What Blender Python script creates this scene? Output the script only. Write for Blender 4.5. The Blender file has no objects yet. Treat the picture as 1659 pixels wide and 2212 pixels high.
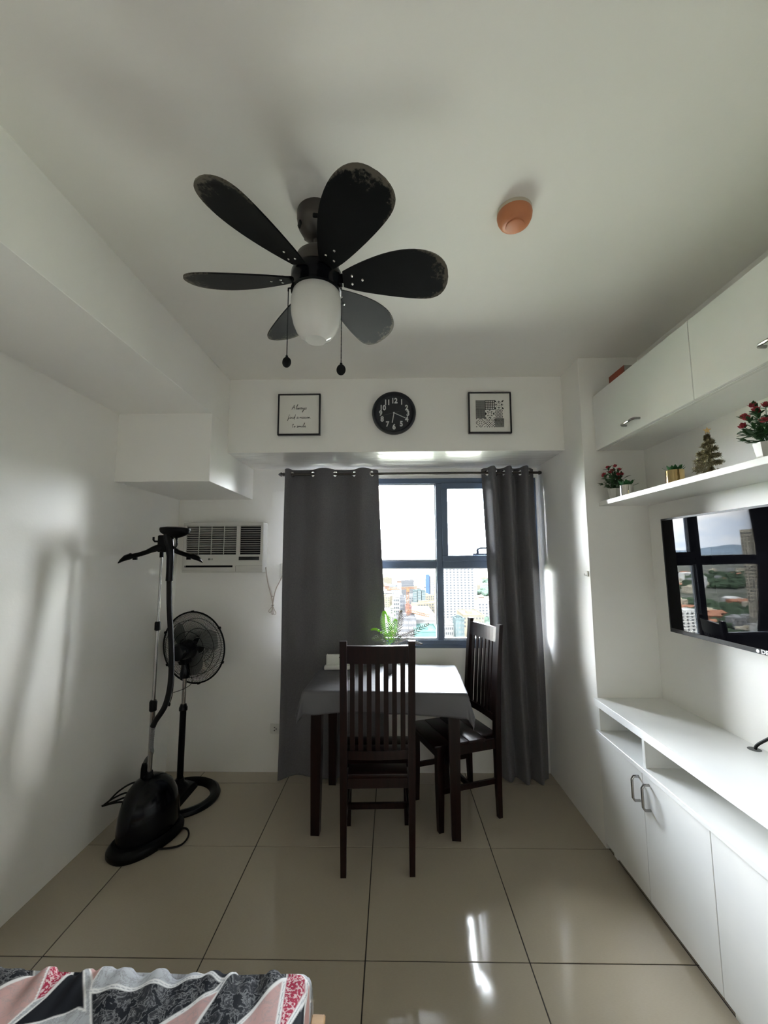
import bpy, bmesh, math, random
from mathutils import Vector, Matrix
PI = math.pi
random.seed(7)
SC = bpy.context.scene
COL = SC.collection

# ------------------------------------------------------------------ camera
F_PX, PITCH, YAW, ROLL, CAM_H = 893.677, 0.112445, 0.0173814, -0.003721, 1.46313
cam_d = bpy.data.cameras.new('camera')
cam_d.sensor_fit = 'HORIZONTAL'
cam_d.sensor_width = 36.0
cam_d.lens = F_PX / 1659.0 * 36.0
cam_d.clip_start = 0.02
cam_d.clip_end = 30000
cam = bpy.data.objects.new('camera', cam_d)
COL.objects.link(cam)
R0 = Vector((math.cos(YAW), math.sin(YAW), 0))
FW = Vector((-math.sin(YAW) * math.cos(PITCH), math.cos(YAW) * math.cos(PITCH), math.sin(PITCH)))
D0 = Vector((-math.sin(YAW) * math.sin(PITCH), math.cos(YAW) * math.sin(PITCH), -math.cos(PITCH)))
RV = math.cos(ROLL) * R0 - math.sin(ROLL) * D0
DV = math.sin(ROLL) * R0 + math.cos(ROLL) * D0
M = Matrix((RV, -DV, -FW)).transposed().to_4x4()
M.translation = Vector((0, 0, CAM_H))
cam.matrix_world = M
SC.camera = cam

# ------------------------------------------------------------------ sky, sun, exposure
SKY = 72.0
w = bpy.data.worlds.new('sky')
SC.world = w
w.use_nodes = True
nt = w.node_tree
nt.nodes.clear()
wo = nt.nodes.new('ShaderNodeOutputWorld')
bg = nt.nodes.new('ShaderNodeBackground')
tc = nt.nodes.new('ShaderNodeTexCoord')
mp = nt.nodes.new('ShaderNodeMapping')
mp.inputs['Scale'].default_value = (1.0, 1.0, 3.2)
nz = nt.nodes.new('ShaderNodeTexNoise')
nz.inputs['Scale'].default_value = 3.2
nz.inputs['Detail'].default_value = 7
nz.inputs['Roughness'].default_value = 0.6
cr = nt.nodes.new('ShaderNodeValToRGB')
cr.color_ramp.elements[0].position = 0.38
cr.color_ramp.elements[0].color = (0.54, 0.625, 0.77, 1)
cr.color_ramp.elements[1].position = 0.60
cr.color_ramp.elements[1].color = (1.02, 0.955, 0.905, 1)
nt.links.new(tc.outputs['Generated'], mp.inputs['Vector'])
nt.links.new(mp.outputs[0], nz.inputs['Vector'])
nt.links.new(nz.outputs['Fac'], cr.inputs[0])
nt.links.new(cr.outputs[0], bg.inputs['Color'])
bg.inputs['Strength'].default_value = SKY
nt.links.new(bg.outputs[0], wo.inputs['Surface'])
w.cycles.sampling_method = 'AUTOMATIC'

sun_d = bpy.data.lights.new('sun', 'SUN')
sun_d.energy = 60.0
sun_d.angle = 0.02
sun_d.color = (1.0, 0.96, 0.88)
sun = bpy.data.objects.new('sun', sun_d)
COL.objects.link(sun)
sun.rotation_euler = Vector((-0.55, -0.75, 1.15)).to_track_quat('Z', 'Y').to_euler()

# sampling portal in the window opening (guides sky light, emits nothing itself)
pd = bpy.data.lights.new('window_portal', 'AREA')
pd.shape = 'RECTANGLE'
pd.size, pd.size_y = 1.87, 1.24
pd.cycles.is_portal = True
po = bpy.data.objects.new('window_portal', pd)
COL.objects.link(po)
po.location = (0.145, 3.15, 1.45)
po.rotation_euler = (-PI / 2, 0, 0)

vs = SC.view_settings
vs.view_transform = 'Standard'
vs.look = 'None'
vs.exposure = 0.86
vs.gamma = 1.0
vs.use_curve_mapping = False
SC.cycles.max_bounces = 14
SC.cycles.diffuse_bounces = 9
SC.cycles.glossy_bounces = 5
SC.cycles.transparent_max_bounces = 12
SC.cycles.sample_clamp_indirect = 20.0
SC.cycles.use_denoising = True
SC.cycles.caustics_reflective = False
SC.cycles.caustics_refractive = False

# ------------------------------------------------------------------ materials
def mat(name, col, rough=0.5, metal=0.0, spec=0.5, var=0.0, vscale=8.0, bump=0.0, bscale=40.0, coat=0.0, trans=0.0, sheen=0.0, stretch=None, ior=None, col2=None):
    m = bpy.data.materials.new(name)
    m.use_nodes = True
    n = m.node_tree
    p = n.nodes['Principled BSDF']
    p.inputs['Base Color'].default_value = (*col, 1)
    p.inputs['Roughness'].default_value = rough
    p.inputs['Metallic'].default_value = metal
    p.inputs['Specular IOR Level'].default_value = spec
    p.inputs['Coat Weight'].default_value = coat
    p.inputs['Coat Roughness'].default_value = 0.12
    p.inputs['Sheen Weight'].default_value = sheen
    if ior: p.inputs['IOR'].default_value = ior
    c = n.nodes.new('ShaderNodeTexCoord')
    mpn = n.nodes.new('ShaderNodeMapping')
    if stretch: mpn.inputs['Scale'].default_value = stretch
    n.links.new(c.outputs['Object'], mpn.inputs['Vector'])
    if var > 0:
        t = n.nodes.new('ShaderNodeTexNoise')
        t.inputs['Scale'].default_value = vscale
        t.inputs['Detail'].default_value = 5
        n.links.new(mpn.outputs[0], t.inputs['Vector'])
        r = n.nodes.new('ShaderNodeValToRGB')
        r.color_ramp.elements[0].position = 0.3
        r.color_ramp.elements[1].position = 0.7
        c2 = col2 or tuple(min(1, x * (1 + var)) for x in col)
        c1 = col if col2 else tuple(x * (1 - var) for x in col)
        r.color_ramp.elements[0].color = (*c1, 1)
        r.color_ramp.elements[1].color = (*c2, 1)
        n.links.new(t.outputs['Fac'], r.inputs[0])
        n.links.new(r.outputs[0], p.inputs['Base Color'])
    if bump > 0:
        t2 = n.nodes.new('ShaderNodeTexNoise')
        t2.inputs['Scale'].default_value = bscale
        t2.inputs['Detail'].default_value = 4
        n.links.new(mpn.outputs[0], t2.inputs['Vector'])
        b = n.nodes.new('ShaderNodeBump')
        b.inputs['Strength'].default_value = bump
        b.inputs['Distance'].default_value = 0.01
        n.links.new(t2.outputs['Fac'], b.inputs['Height'])
        n.links.new(b.outputs[0], p.inputs['Normal'])
    if trans > 0:
        tr = n.nodes.new('ShaderNodeBsdfTranslucent')
        tr.inputs['Color'].default_value = (*[min(1, x * 1.4) for x in col], 1)
        mx = n.nodes.new('ShaderNodeMixShader')
        mx.inputs[0].default_value = trans
        out = n.nodes['Material Output']
        n.links.new(p.outputs[0], mx.inputs[1])
        n.links.new(tr.outputs[0], mx.inputs[2])
        n.links.new(mx.outputs[0], out.inputs['Surface'])
    return m

PAINT = mat('wall_paint', (0.86, 0.85, 0.81), 0.42, var=0.02, vscale=1.5, bump=0.05, bscale=60, spec=0.35)
CEILP = mat('ceiling_paint', (0.82, 0.805, 0.755), 0.6, var=0.03, vscale=1.2, bump=0.04, bscale=50, spec=0.25)
GLOSSP = mat('enamel_paint', (0.82, 0.81, 0.78), 0.27, var=0.02, vscale=2, bump=0.35, bscale=9, spec=0.8, stretch=(1, 3, 1))
LAM = mat('white_laminate', (0.80, 0.80, 0.775), 0.32, var=0.015, vscale=6, spec=0.45)
LAMEDGE = mat('laminate_edge', (0.86, 0.86, 0.83), 0.25)
GROUT = mat('grout', (0.035, 0.03, 0.026), 0.9, var=0.2)
TILE = mat('porcelain_tile', (0.41, 0.36, 0.28), 0.085, var=0.03, vscale=90, spec=0.4, bump=0.004, bscale=12, stretch=(1, 6, 1))
WOOD = mat('mahogany', (0.0095, 0.0026, 0.0022), 0.30, var=0.5, vscale=9, coat=0.0, spec=0.25, stretch=(6, 6, 0.6))
FRAME = mat('slate_blue_aluminium', (0.11, 0.155, 0.235), 0.38, var=0.05, spec=0.5)
SILVERALU = mat('pale_glazing_bead', (0.45, 0.50, 0.56), 0.35)
CURT = mat('curtain_cloth', (0.143, 0.139, 0.145), 0.85, var=0.10, vscale=120, bump=0.1, bscale=300, sheen=0.1, trans=0.05, spec=0.2)
STEEL = mat('brushed_steel', (0.34, 0.33, 0.32), 0.2, metal=1.0, var=0.05, stretch=(1, 1, 20))
CHROME = mat('chrome', (0.78, 0.77, 0.75), 0.12, metal=1.0)
DKSTEEL = mat('antique_steel', (0.09, 0.082, 0.075), 0.4, metal=0.8, var=0.1)
BLK = mat('black_plastic', (0.002, 0.0023, 0.0026), 0.35, var=0.2, vscale=20, spec=0.12)
BLKG = mat('glossy_black_plastic', (0.0015, 0.0018, 0.0035), 0.16, var=0.1, spec=0.2)
BLKM = mat('matt_black_plastic', (0.004, 0.0045, 0.005), 0.6, var=0.2, spec=0.2)
RUB = mat('black_rubber', (0.004, 0.004, 0.004), 0.55, var=0.1, spec=0.2)
ACW = mat('aircon_white', (0.62, 0.61, 0.57), 0.38, var=0.015)
ACD = mat('aircon_dark', (0.012, 0.012, 0.015), 0.6, var=0.2)
SLOT = mat('display_dark', (0.01, 0.01, 0.012), 0.2, var=0.1)
CLOTH = mat('grey_tablecloth', (0.075, 0.074, 0.081), 0.5, var=0.06, vscale=5, bump=0.35, bscale=14, spec=0.8)
WPLASTIC = mat('white_plastic', (0.72, 0.71, 0.67), 0.35, var=0.02)
CORDW = mat('white_cord', (0.42, 0.37, 0.31), 0.5, var=0.05)

# fan-blade material: black with pale dust settled toward the tip
def blade_mat():
    m = mat('fan_blade_dusty', (0.006, 0.008, 0.009), 0.5, spec=0.14)
    n = m.node_tree
    p = n.nodes['Principled BSDF']
    c = n.nodes.new('ShaderNodeTexCoord')
    at = n.nodes.new('ShaderNodeAttribute')
    at.attribute_name = 'dust'
    t = n.nodes.new('ShaderNodeTexNoise')
    t.inputs['Scale'].default_value = 110
    t.inputs['Detail'].default_value = 6
    t.inputs['Roughness'].default_value = 0.7
    n.links.new(c.outputs['Object'], t.inputs['Vector'])
    mu = n.nodes.new('ShaderNodeMath'); mu.operation = 'ADD'
    n.links.new(t.outputs['Fac'], mu.inputs[0])
    n.links.new(at.outputs['Fac'], mu.inputs[1])
    r = n.nodes.new('ShaderNodeValToRGB')
    r.color_ramp.elements[0].position = 0.80
    r.color_ramp.elements[0].color = (0, 0, 0, 1)
    r.color_ramp.elements[1].position = 1.02
    r.color_ramp.elements[1].color = (1, 1, 1, 1)
    n.links.new(mu.outputs[0], r.inputs[0])
    mx = n.nodes.new('ShaderNodeMix'); mx.data_type = 'RGBA'
    mx.inputs['A'].default_value = (0.0025, 0.003, 0.0035, 1)
    mx.inputs['B'].default_value = (0.10, 0.09, 0.07, 1)
    n.links.new(r.outputs[0], mx.inputs['Factor'])
    n.links.new(mx.outputs['Result'], p.inputs['Base Color'])
    return m
BLADE = blade_mat()
GLOBE = mat('opal_glass', (0.80, 0.79, 0.75), 0.08, coat=0.4, trans=0.25)
ORANGE = mat('orange_plastic', (0.50, 0.18, 0.075), 0.5, var=0.06)
BEIGE = mat('ivory_plastic', (0.55, 0.50, 0.40), 0.5, var=0.03)
PFRAME = mat('picture_frame_black', (0.008, 0.008, 0.010), 0.3, var=0.1)
PAPER = mat('white_paper', (0.76, 0.75, 0.70), 0.7, var=0.015)
INK = mat('black_ink', (0.010, 0.010, 0.010), 0.7, var=0.1)
INKG = mat('grey_ink', (0.12, 0.125, 0.12), 0.7, var=0.1)
CLOCKD = mat('clock_dial', (0.014, 0.017, 0.023), 0.45, var=0.1)
CLOCKN = mat('clock_numeral', (0.66, 0.68, 0.67), 0.4, var=0.02)
GREEN = mat('leaf_green', (0.020, 0.075, 0.018), 0.5, var=0.4, vscale=30)
GREENS = mat('succulent_green', (0.025, 0.12, 0.035), 0.45, var=0.3, vscale=30)
LIME = mat('frond_lime', (0.20, 0.38, 0.03), 0.5, var=0.2, vscale=25, trans=0.35)
OLIVE = mat('frond_grey_green', (0.17, 0.20, 0.12), 0.5, var=0.2, vscale=25, trans=0.25)
TAUPE = mat('frond_taupe', (0.15, 0.125, 0.095), 0.6, var=0.2, vscale=25, trans=0.2)
RED = mat('flower_red', (0.32, 0.018, 0.030), 0.6, var=0.4, vscale=60)
POTW = mat('pot_white', (0.66, 0.65, 0.60), 0.3, var=0.02)
POTS = mat('pot_silver', (0.70, 0.68, 0.66), 0.12, metal=1.0)
POTG = mat('pot_gold', (0.58, 0.44, 0.21), 0.14, metal=1.0)
TINSEL = mat('tinsel_gold', (0.34, 0.30, 0.19), 0.28, metal=0.85, var=0.5, vscale=60)
GOLD = mat('star_gold', (0.7, 0.5, 0.25), 0.25, metal=1.0)
PINE = mat('pine_wood', (0.40, 0.24, 0.11), 0.5, var=0.2, vscale=6, stretch=(1, 8, 8))
MATTRESS = mat('mattress_white', (0.6, 0.6, 0.58), 0.8, var=0.02)
SCREEN = mat('tv_screen_glass', (0.003, 0.003, 0.004), 0.015, spec=0.05)
TVB = mat('tv_bezel', (0.01, 0.011, 0.012), 0.4, var=0.1, spec=0.2)
TVS = mat('tv_side_silver', (0.22, 0.22, 0.22), 0.35, metal=0.6)
LOGO = mat('logo_white', (0.75, 0.75, 0.75), 0.4, var=0.01)

def glass_mat():
    m = bpy.data.materials.new('window_glass')
    m.use_nodes = True
    n = m.node_tree
    n.nodes.clear()
    o = n.nodes.new('ShaderNodeOutputMaterial')
    tr = n.nodes.new('ShaderNodeBsdfTransparent')
    tr.inputs[0].default_value = (0.93, 0.96, 0.97, 1)
    gl = n.nodes.new('ShaderNodeBsdfGlossy')
    gl.inputs['Roughness'].default_value = 0.01
    fr = n.nodes.new('ShaderNodeFresnel')
    fr.inputs[0].default_value = 1.45
    mx = n.nodes.new('ShaderNodeMixShader')
    n.links.new(fr.outputs[0], mx.inputs[0])
    n.links.new(tr.outputs[0], mx.inputs[1])
    n.links.new(gl.outputs[0], mx.inputs[2])
    n.links.new(mx.outputs[0], o.inputs[0])
    return m
GLASS = glass_mat()

# ------------------------------------------------------------------ mesh helpers
class MB:
    """collects shapes; build() links them as one mesh object"""
    def __init__(s): s.bm = bmesh.new()
    def _x(s, vs, M):
        if M is not None:
            for v in vs: v.co = M @ v.co
    def box(s, x0, x1, y0, y1, z0, z1, bev=0.0, M=None, seg=1):
        r = bmesh.ops.create_cube(s.bm, size=1.0)
        vs = r['verts']
        for v in vs:
            v.co = Vector(((x0 + x1) / 2 + v.co.x * (x1 - x0), (y0 + y1) / 2 + v.co.y * (y1 - y0), (z0 + z1) / 2 + v.co.z * (z1 - z0)))
        if bev > 0:
            es = list({e for v in vs for e in v.link_edges})
            r2 = bmesh.ops.bevel(s.bm, geom=es, offset=bev, segments=seg, affect='EDGES', profile=0.5)
            vs = list({v for f in r2['faces'] for v in f.verts} | {v for v in vs if v.is_valid})
        s._x(vs, M)
        return s
    def loft(s, rings, cap0=True, cap1=True, close=True, M=None):
        rr = []
        for ring in rings:
            rr.append([s.bm.verts.new(M @ Vector(p) if M is not None else p) for p in ring])
        n = len(rr[0])
        for a, b in zip(rr[:-1], rr[1:]):
            for i in range(n if close else n - 1):
                j = (i + 1) % n
                try: s.bm.faces.new((a[i], a[j], b[j], b[i]))
                except ValueError: pass
        if cap0 and close: s.bm.faces.new(rr[0][::-1])
        if cap1 and close: s.bm.faces.new(rr[-1])
        return s
    def lathe(s, prof, n=32, c=(0, 0, 0), M=None, cap0=True, cap1=True, sx=1, sy=1):
        rings = [[(c[0] + max(r, 1e-4) * sx * math.cos(2 * PI * i / n), c[1] + max(r, 1e-4) * sy * math.sin(2 * PI * i / n), c[2] + z) for i in range(n)] for r, z in prof]
        return s.loft(rings, cap0, cap1, M=M)
    def cyl(s, c, r, h, n=20, M=None): return s.lathe([(r, 0), (r, h)], n, c, M)
    def tube(s, pts, r, n=8, closed=False, M=None, flat=1.0):
        P = [Vector(p) for p in pts]
        R = r if isinstance(r, (list, tuple)) else [r] * len(P)
        rings = []
        up = None
        for i, p in enumerate(P):
            if closed: t = P[(i + 1) % len(P)] - P[i - 1]
            else: t = P[min(i + 1, len(P) - 1)] - P[max(i - 1, 0)]
            t.normalize()
            if up is None:
                up = Vector((0, 0, 1)) if abs(t.z) < 0.9 else Vector((1, 0, 0))
            a = t.cross(up)
            if a.length < 1e-4: a = t.cross(Vector((0, 1, 0.1)))
            a.normalize()
            b = a.cross(t).normalized()
            up = b
            rings.append([p + a * R[i] * math.cos(2 * PI * k / n) + b * R[i] * flat * math.sin(2 * PI * k / n) for k in range(n)])
        if closed: rings.append(rings[0])
        return s.loft(rings, not closed, not closed, M=M)
    def prism(s, pts, d0, d1, axis='z', M=None):
        def mk(p, d):
            return {'z': (p[0], p[1], d), 'y': (p[0], d, p[1]), 'x': (d, p[0], p[1])}[axis]
        return s.loft([[mk(p, d0) for p in pts], [mk(p, d1) for p in pts]], M=M)
    def sphere(s, c, r, u=20, v=12, sc=(1, 1, 1), M=None):
        rings = []
        for j in range(v + 1):
            a = -PI / 2 + PI * j / v
            rr = max(math.cos(a), 1e-3)
            rings.append([(c[0] + r * sc[0] * rr * math.cos(2 * PI * i / u), c[1] + r * sc[1] * rr * math.sin(2 * PI * i / u), c[2] + r * sc[2] * math.sin(a)) for i in range(u)])
        return s.loft(rings, M=M)
    def mesh(s, name, m, smooth=35):
        bmesh.ops.recalc_face_normals(s.bm, faces=s.bm.faces)
        me = bpy.data.meshes.new(name)
        s.bm.to_mesh(me)
        s.bm.free()
        me.materials.append(m)
        if smooth:
            for p in me.polygons: p.use_smooth = True
            me.set_sharp_from_angle(angle=math.radians(smooth))
        return me
    def build(s, name, m, parent=None, smooth=35):
        o = bpy.data.objects.new(name, s.mesh(name, m, smooth))
        COL.objects.link(o)
        if parent is not None: o.parent = parent
        return o

def tag(o, label=None, cat=None, group=None, kind=None):
    if label: o['label'] = label
    if cat: o['category'] = cat
    if group: o['group'] = group
    if kind: o['kind'] = kind
    return o
def thing(name, label, cat, loc=(0, 0, 0), rz=0.0, group=None):
    o = bpy.data.objects.new(name, None)
    o.empty_display_size = 0.05
    COL.objects.link(o)
    o.location = loc
    o.rotation_euler = (0, 0, rz)
    return tag(o, label, cat, group)
def struct(name, mb, m, parent=None, smooth=0):
    o = mb.build(name, m, parent, smooth)
    if parent is None: o['kind'] = 'structure'
    return o
def copy_tree(o, parent=None):
    c = o.copy()
    COL.objects.link(c)
    c.parent = parent
    for ch in list(o.children): copy_tree(ch, c)
    return c
def spline(pts, n=8):
    P = [Vector(p) for p in pts]
    out = []
    for i in range(len(P) - 1):
        p0, p1, p2, p3 = P[max(i - 1, 0)], P[i], P[i + 1], P[min(i + 2, len(P) - 1)]
        for k in range(n):
            t = k / n
            out.append(0.5 * ((2 * p1) + (p2 - p0) * t + (2 * p0 - 5 * p1 + 4 * p2 - p3) * t * t + (3 * p1 - p0 - 3 * p2 + p3) * t ** 3))
    out.append(P[-1])
    return out
def text_mesh(name, s, size, m, loc, rot, parent, extrude=0.0004, bold=0.0, align='CENTER', sx=1.0, shear=0.0):
    cu = bpy.data.curves.new('tmp_' + name, 'FONT')
    cu.body = s
    cu.size = size
    cu.extrude = extrude
    cu.offset = bold
    cu.align_x = align
    cu.align_y = 'CENTER'
    cu.resolution_u = 3
    cu.shear = shear
    t = bpy.data.objects.new('tmp_text', cu)
    COL.objects.link(t)
    bpy.context.view_layer.update()
    dg = bpy.context.evaluated_depsgraph_get()
    me = bpy.data.meshes.new_from_object(t.evaluated_get(dg))
    bpy.data.objects.remove(t)
    bpy.data.curves.remove(cu)
    me.name = name
    me.materials.clear()
    me.materials.append(m)
    if sx != 1.0: me.transform(Matrix.Diagonal((sx, 1, 1, 1)))
    o = bpy.data.objects.new(name, me)
    COL.objects.link(o)
    o.parent = parent
    o.location = loc
    o.rotation_euler = rot
    return o

# ------------------------------------------------------------------ room shell
XL, XR, XN = -1.575, 1.08, 1.42
YB, YC, YF = 3.03, 2.292, -1.7
ZC = 2.61
T = 0.15
# floor: grout bed with single tiles as parts
floor = struct('floor', MB().box(XL - T, XN + T, YF - T, YB + T, -0.15, -0.0025), GROUT)
TX, TY, TS, J = -0.1042, 2.2894, 0.6, 0.0022
tile_cache = {}
for i in range(-4, 4):
    for j in range(-2, 10):
        x0, x1 = TX + TS * i + J, TX + TS * (i + 1) - J
        y0, y1 = TY - TS * j + J, TY - TS * (j - 1) - J
        x0, x1, y0, y1 = max(x0, XL), min(x1, XN), max(y0, YF), min(y1, YB)
        if x1 - x0 < 0.01 or y1 - y0 < 0.01: continue
        k = (round(x1 - x0, 4), round(y1 - y0, 4))
        if k not in tile_cache:
            tile_cache[k] = MB().box(-k[0] / 2, k[0] / 2, -k[1] / 2, k[1] / 2, -0.01, 0.0, bev=0.0008).mesh('tile', TILE, 0)
        o = bpy.data.objects.new('tile', tile_cache[k])
        COL.objects.link(o)
        o.parent = floor
        o.location = ((x0 + x1) / 2, (y0 + y1) / 2, 0)
struct('ceiling', MB().box(XL - T, XN + T, YF - T, YB + T, ZC, ZC + T), CEILP)
struct('wall_left', MB().box(XL - T, XL, YF - T, YB + T, 0, ZC), PAINT)
struct('wall_front', MB().box(XL, XN, YF - T, YF, 0, ZC), PAINT)
struct('wall_right', MB().box(XN, XN + T, YF - T, YB + T, 0, ZC), PAINT)
struct('trim_1', MB().box(XR, XN, YC, YB, 0, ZC, bev=0.002), PAINT)                    # column beside the recess
WX0, WX1, WZ0, WZ1 = -0.78, 1.07, 0.832, 2.058
wb = MB()
wb.box(XL, WX0, YB, YB + T, 0, ZC).box(WX1, XN, YB, YB + T, 0, ZC)
wb.box(WX0, WX1, YB, YB + T, 0, WZ0).box(WX0, WX1, YB, YB + T, WZ1, ZC)
struct('wall_back', wb, PAINT)
XBM, ZL, ZBX, YBF, ZB = -1.030, 2.301, 1.9034, 2.531, 2.129
struct('trim_2', MB().box(XL, XBM, YF, YB, ZL, ZC, bev=0.002), PAINT)                   # long ceiling beam, left
struct('trim_3', MB().box(XL, XBM, YC, YB, ZBX, ZL + 0.001, bev=0.002), PAINT)          # lower bulkhead over the air conditioner
b4 = struct('trim_4', MB().box(XBM, XR, YBF, YB, ZB, ZC, bev=0.002), PAINT)             # beam over the window
b4.data.materials.append(GLOSSP)
for p in b4.data.polygons:
    if p.normal.z < -0.9: p.material_index = 1

# ------------------------------------------------------------------ window
win = struct('window_1', MB(), FRAME)
f = MB()
Y0, Y1 = 3.045, 3.105
MX0, MX1 = 0.330, 0.374
f.box(WX0, WX1, Y0, Y1, 0.832, 0.884, bev=0.003)
f.box(WX0, WX1, Y0, Y1, 2.018, 2.058, bev=0.003)
f.box(WX0, WX0 + 0.045, Y0, Y1, 0.884, 2.018, bev=0.003)
f.box(WX1 - 0.045, WX1, Y0, Y1, 0.884, 2.018, bev=0.003)
f.box(MX0, MX1, Y0 - 0.004, Y1, 0.884, 2.018, bev=0.003)
f.box(WX0 + 0.045, MX0, Y0, Y1, 1.395, 1.445, bev=0.003)
f.box(MX1, WX1 - 0.045, Y0, Y1, 1.395, 1.445, bev=0.003)
f.box(WX0, WX1, 3.0305, Y0 + 0.002, 0.832, 0.852, bev=0.002)
f.build('window_frame', FRAME, win, 0)
f = MB()
SX0, SX1 = MX1 - 0.002, WX1 - 0.043
f.box(SX0, SX1, Y0 - 0.014, Y0 + 0.03, 1.442, 1.486, bev=0.003)
f.box(SX0, SX1, Y0 - 0.014, Y0 + 0.03, 1.976, 2.020, bev=0.003)
f.box(SX0, SX0 + 0.044, Y0 - 0.014, Y0 + 0.03, 1.486, 1.976, bev=0.003)
f.box(SX1 - 0.044, SX1, Y0 - 0.014, Y0 + 0.03, 1.486, 1.976, bev=0.003)
sash = f.build('casement_sash', FRAME, win, 0)
f = MB()
f.box(0.59, 0.74, Y0 - 0.026, Y0 - 0.014, 1.486, 1.500, bev=0.002)
f.box(0.612, 0.630, Y0 - 0.045, Y0 - 0.014, 1.498, 1.528, bev=0.003)
f.tube(spline([(0.618, Y0 - 0.045, 1.527), (0.64, Y0 - 0.05, 1.536), (0.70, Y0 - 0.05, 1.538), (0.75, Y0 - 0.05, 1.538)], 4), 0.007)
f.build('window_handle', FRAME, sash)
def beads(x0, x1, z0, z1, y):
    b = MB(); t = 0.007
    b.box(x0, x1, y, y + 0.03, z0, z0 + t * 1.6).box(x0, x1, y, y + 0.03, z1 - t, z1)
    b.box(x0, x0 + t, y, y + 0.03, z0 + t * 1.6, z1 - t).box(x1 - t, x1, y, y + 0.03, z0 + t * 1.6, z1 - t)
    b.build('glazing_bead', SILVERALU, win, 0)
XA, XB = WX0 + 0.045, WX1 - 0.045
beads(XA, MX0, 0.884, 1.395, Y0 + 0.022)
beads(MX1, XB, 0.884, 1.395, Y0 + 0.022)
beads(XA, MX0, 1.445, 2.018, Y0 + 0.022)
for (a, b_, c, d) in ((XA, MX0, 0.884, 1.395), (MX1, XB, 0.884, 1.395), (XA, MX0, 1.445, 2.018), (SX0 + 0.04, SX1 - 0.04, 1.482, 1.98)):
    yy = Y0 + 0.034 if c != 1.482 else Y0 + 0.01
    MB().box(a + 0.001, b_ - 0.001, yy, yy + 0.005, c + 0.001, d - 0.001).build('pane', GLASS, win, 0)
# small hook stuck to the right wall
hk = MB()
hk.box(1.073, 1.080, 2.31, 2.328, 1.362, 1.392, bev=0.002)
hk.tube([(1.075, 2.319, 1.370), (1.064, 2.319, 1.368), (1.060, 2.319, 1.378)], 0.003)
tag(hk.build('wall_hook', WPLASTIC), 'tiny white adhesive hook on the right wall beside the recess', 'hook')

# ------------------------------------------------------------------ curtains
RODY, RODZ = 2.915, 2.068
rod = thing('curtain_rod', 'dark metal curtain rod with finials above the window', 'curtain rod', (0.13, RODY, RODZ))
r_ = MB(); r_.tube([(-0.90, 0, 0), (0.925, 0, 0)], 0.0095, 12); r_.build('rod', DKSTEEL, rod)
for sx, x in ((-1, -0.90), (1, 0.925)):
    Mr = Matrix.Translation((x, 0, 0)) @ Matrix.Rotation(sx * PI / 2, 4, 'Y')
    MB().lathe([(0.009, -0.006), (0.014, -0.004), (0.014, 0.004), (0.009, 0.006)] + ([(0.013, 0.012), (0.016, 0.020), (0.008, 0.034), (0.001, 0.040)] if sx < 0 else [(0.011, 0.009), (0.010, 0.014), (0.002, 0.018)]), 16, M=Mr).build('finial', DKSTEEL, rod)
for x in (-0.86, 0.86):
    MB().box(x - 0.006, x + 0.006, 0.0, 0.114, -0.006, 0.006).box(x - 0.012, x + 0.012, 0.108, 0.114, -0.03, 0.03).build('bracket', DKSTEEL, rod)

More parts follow.
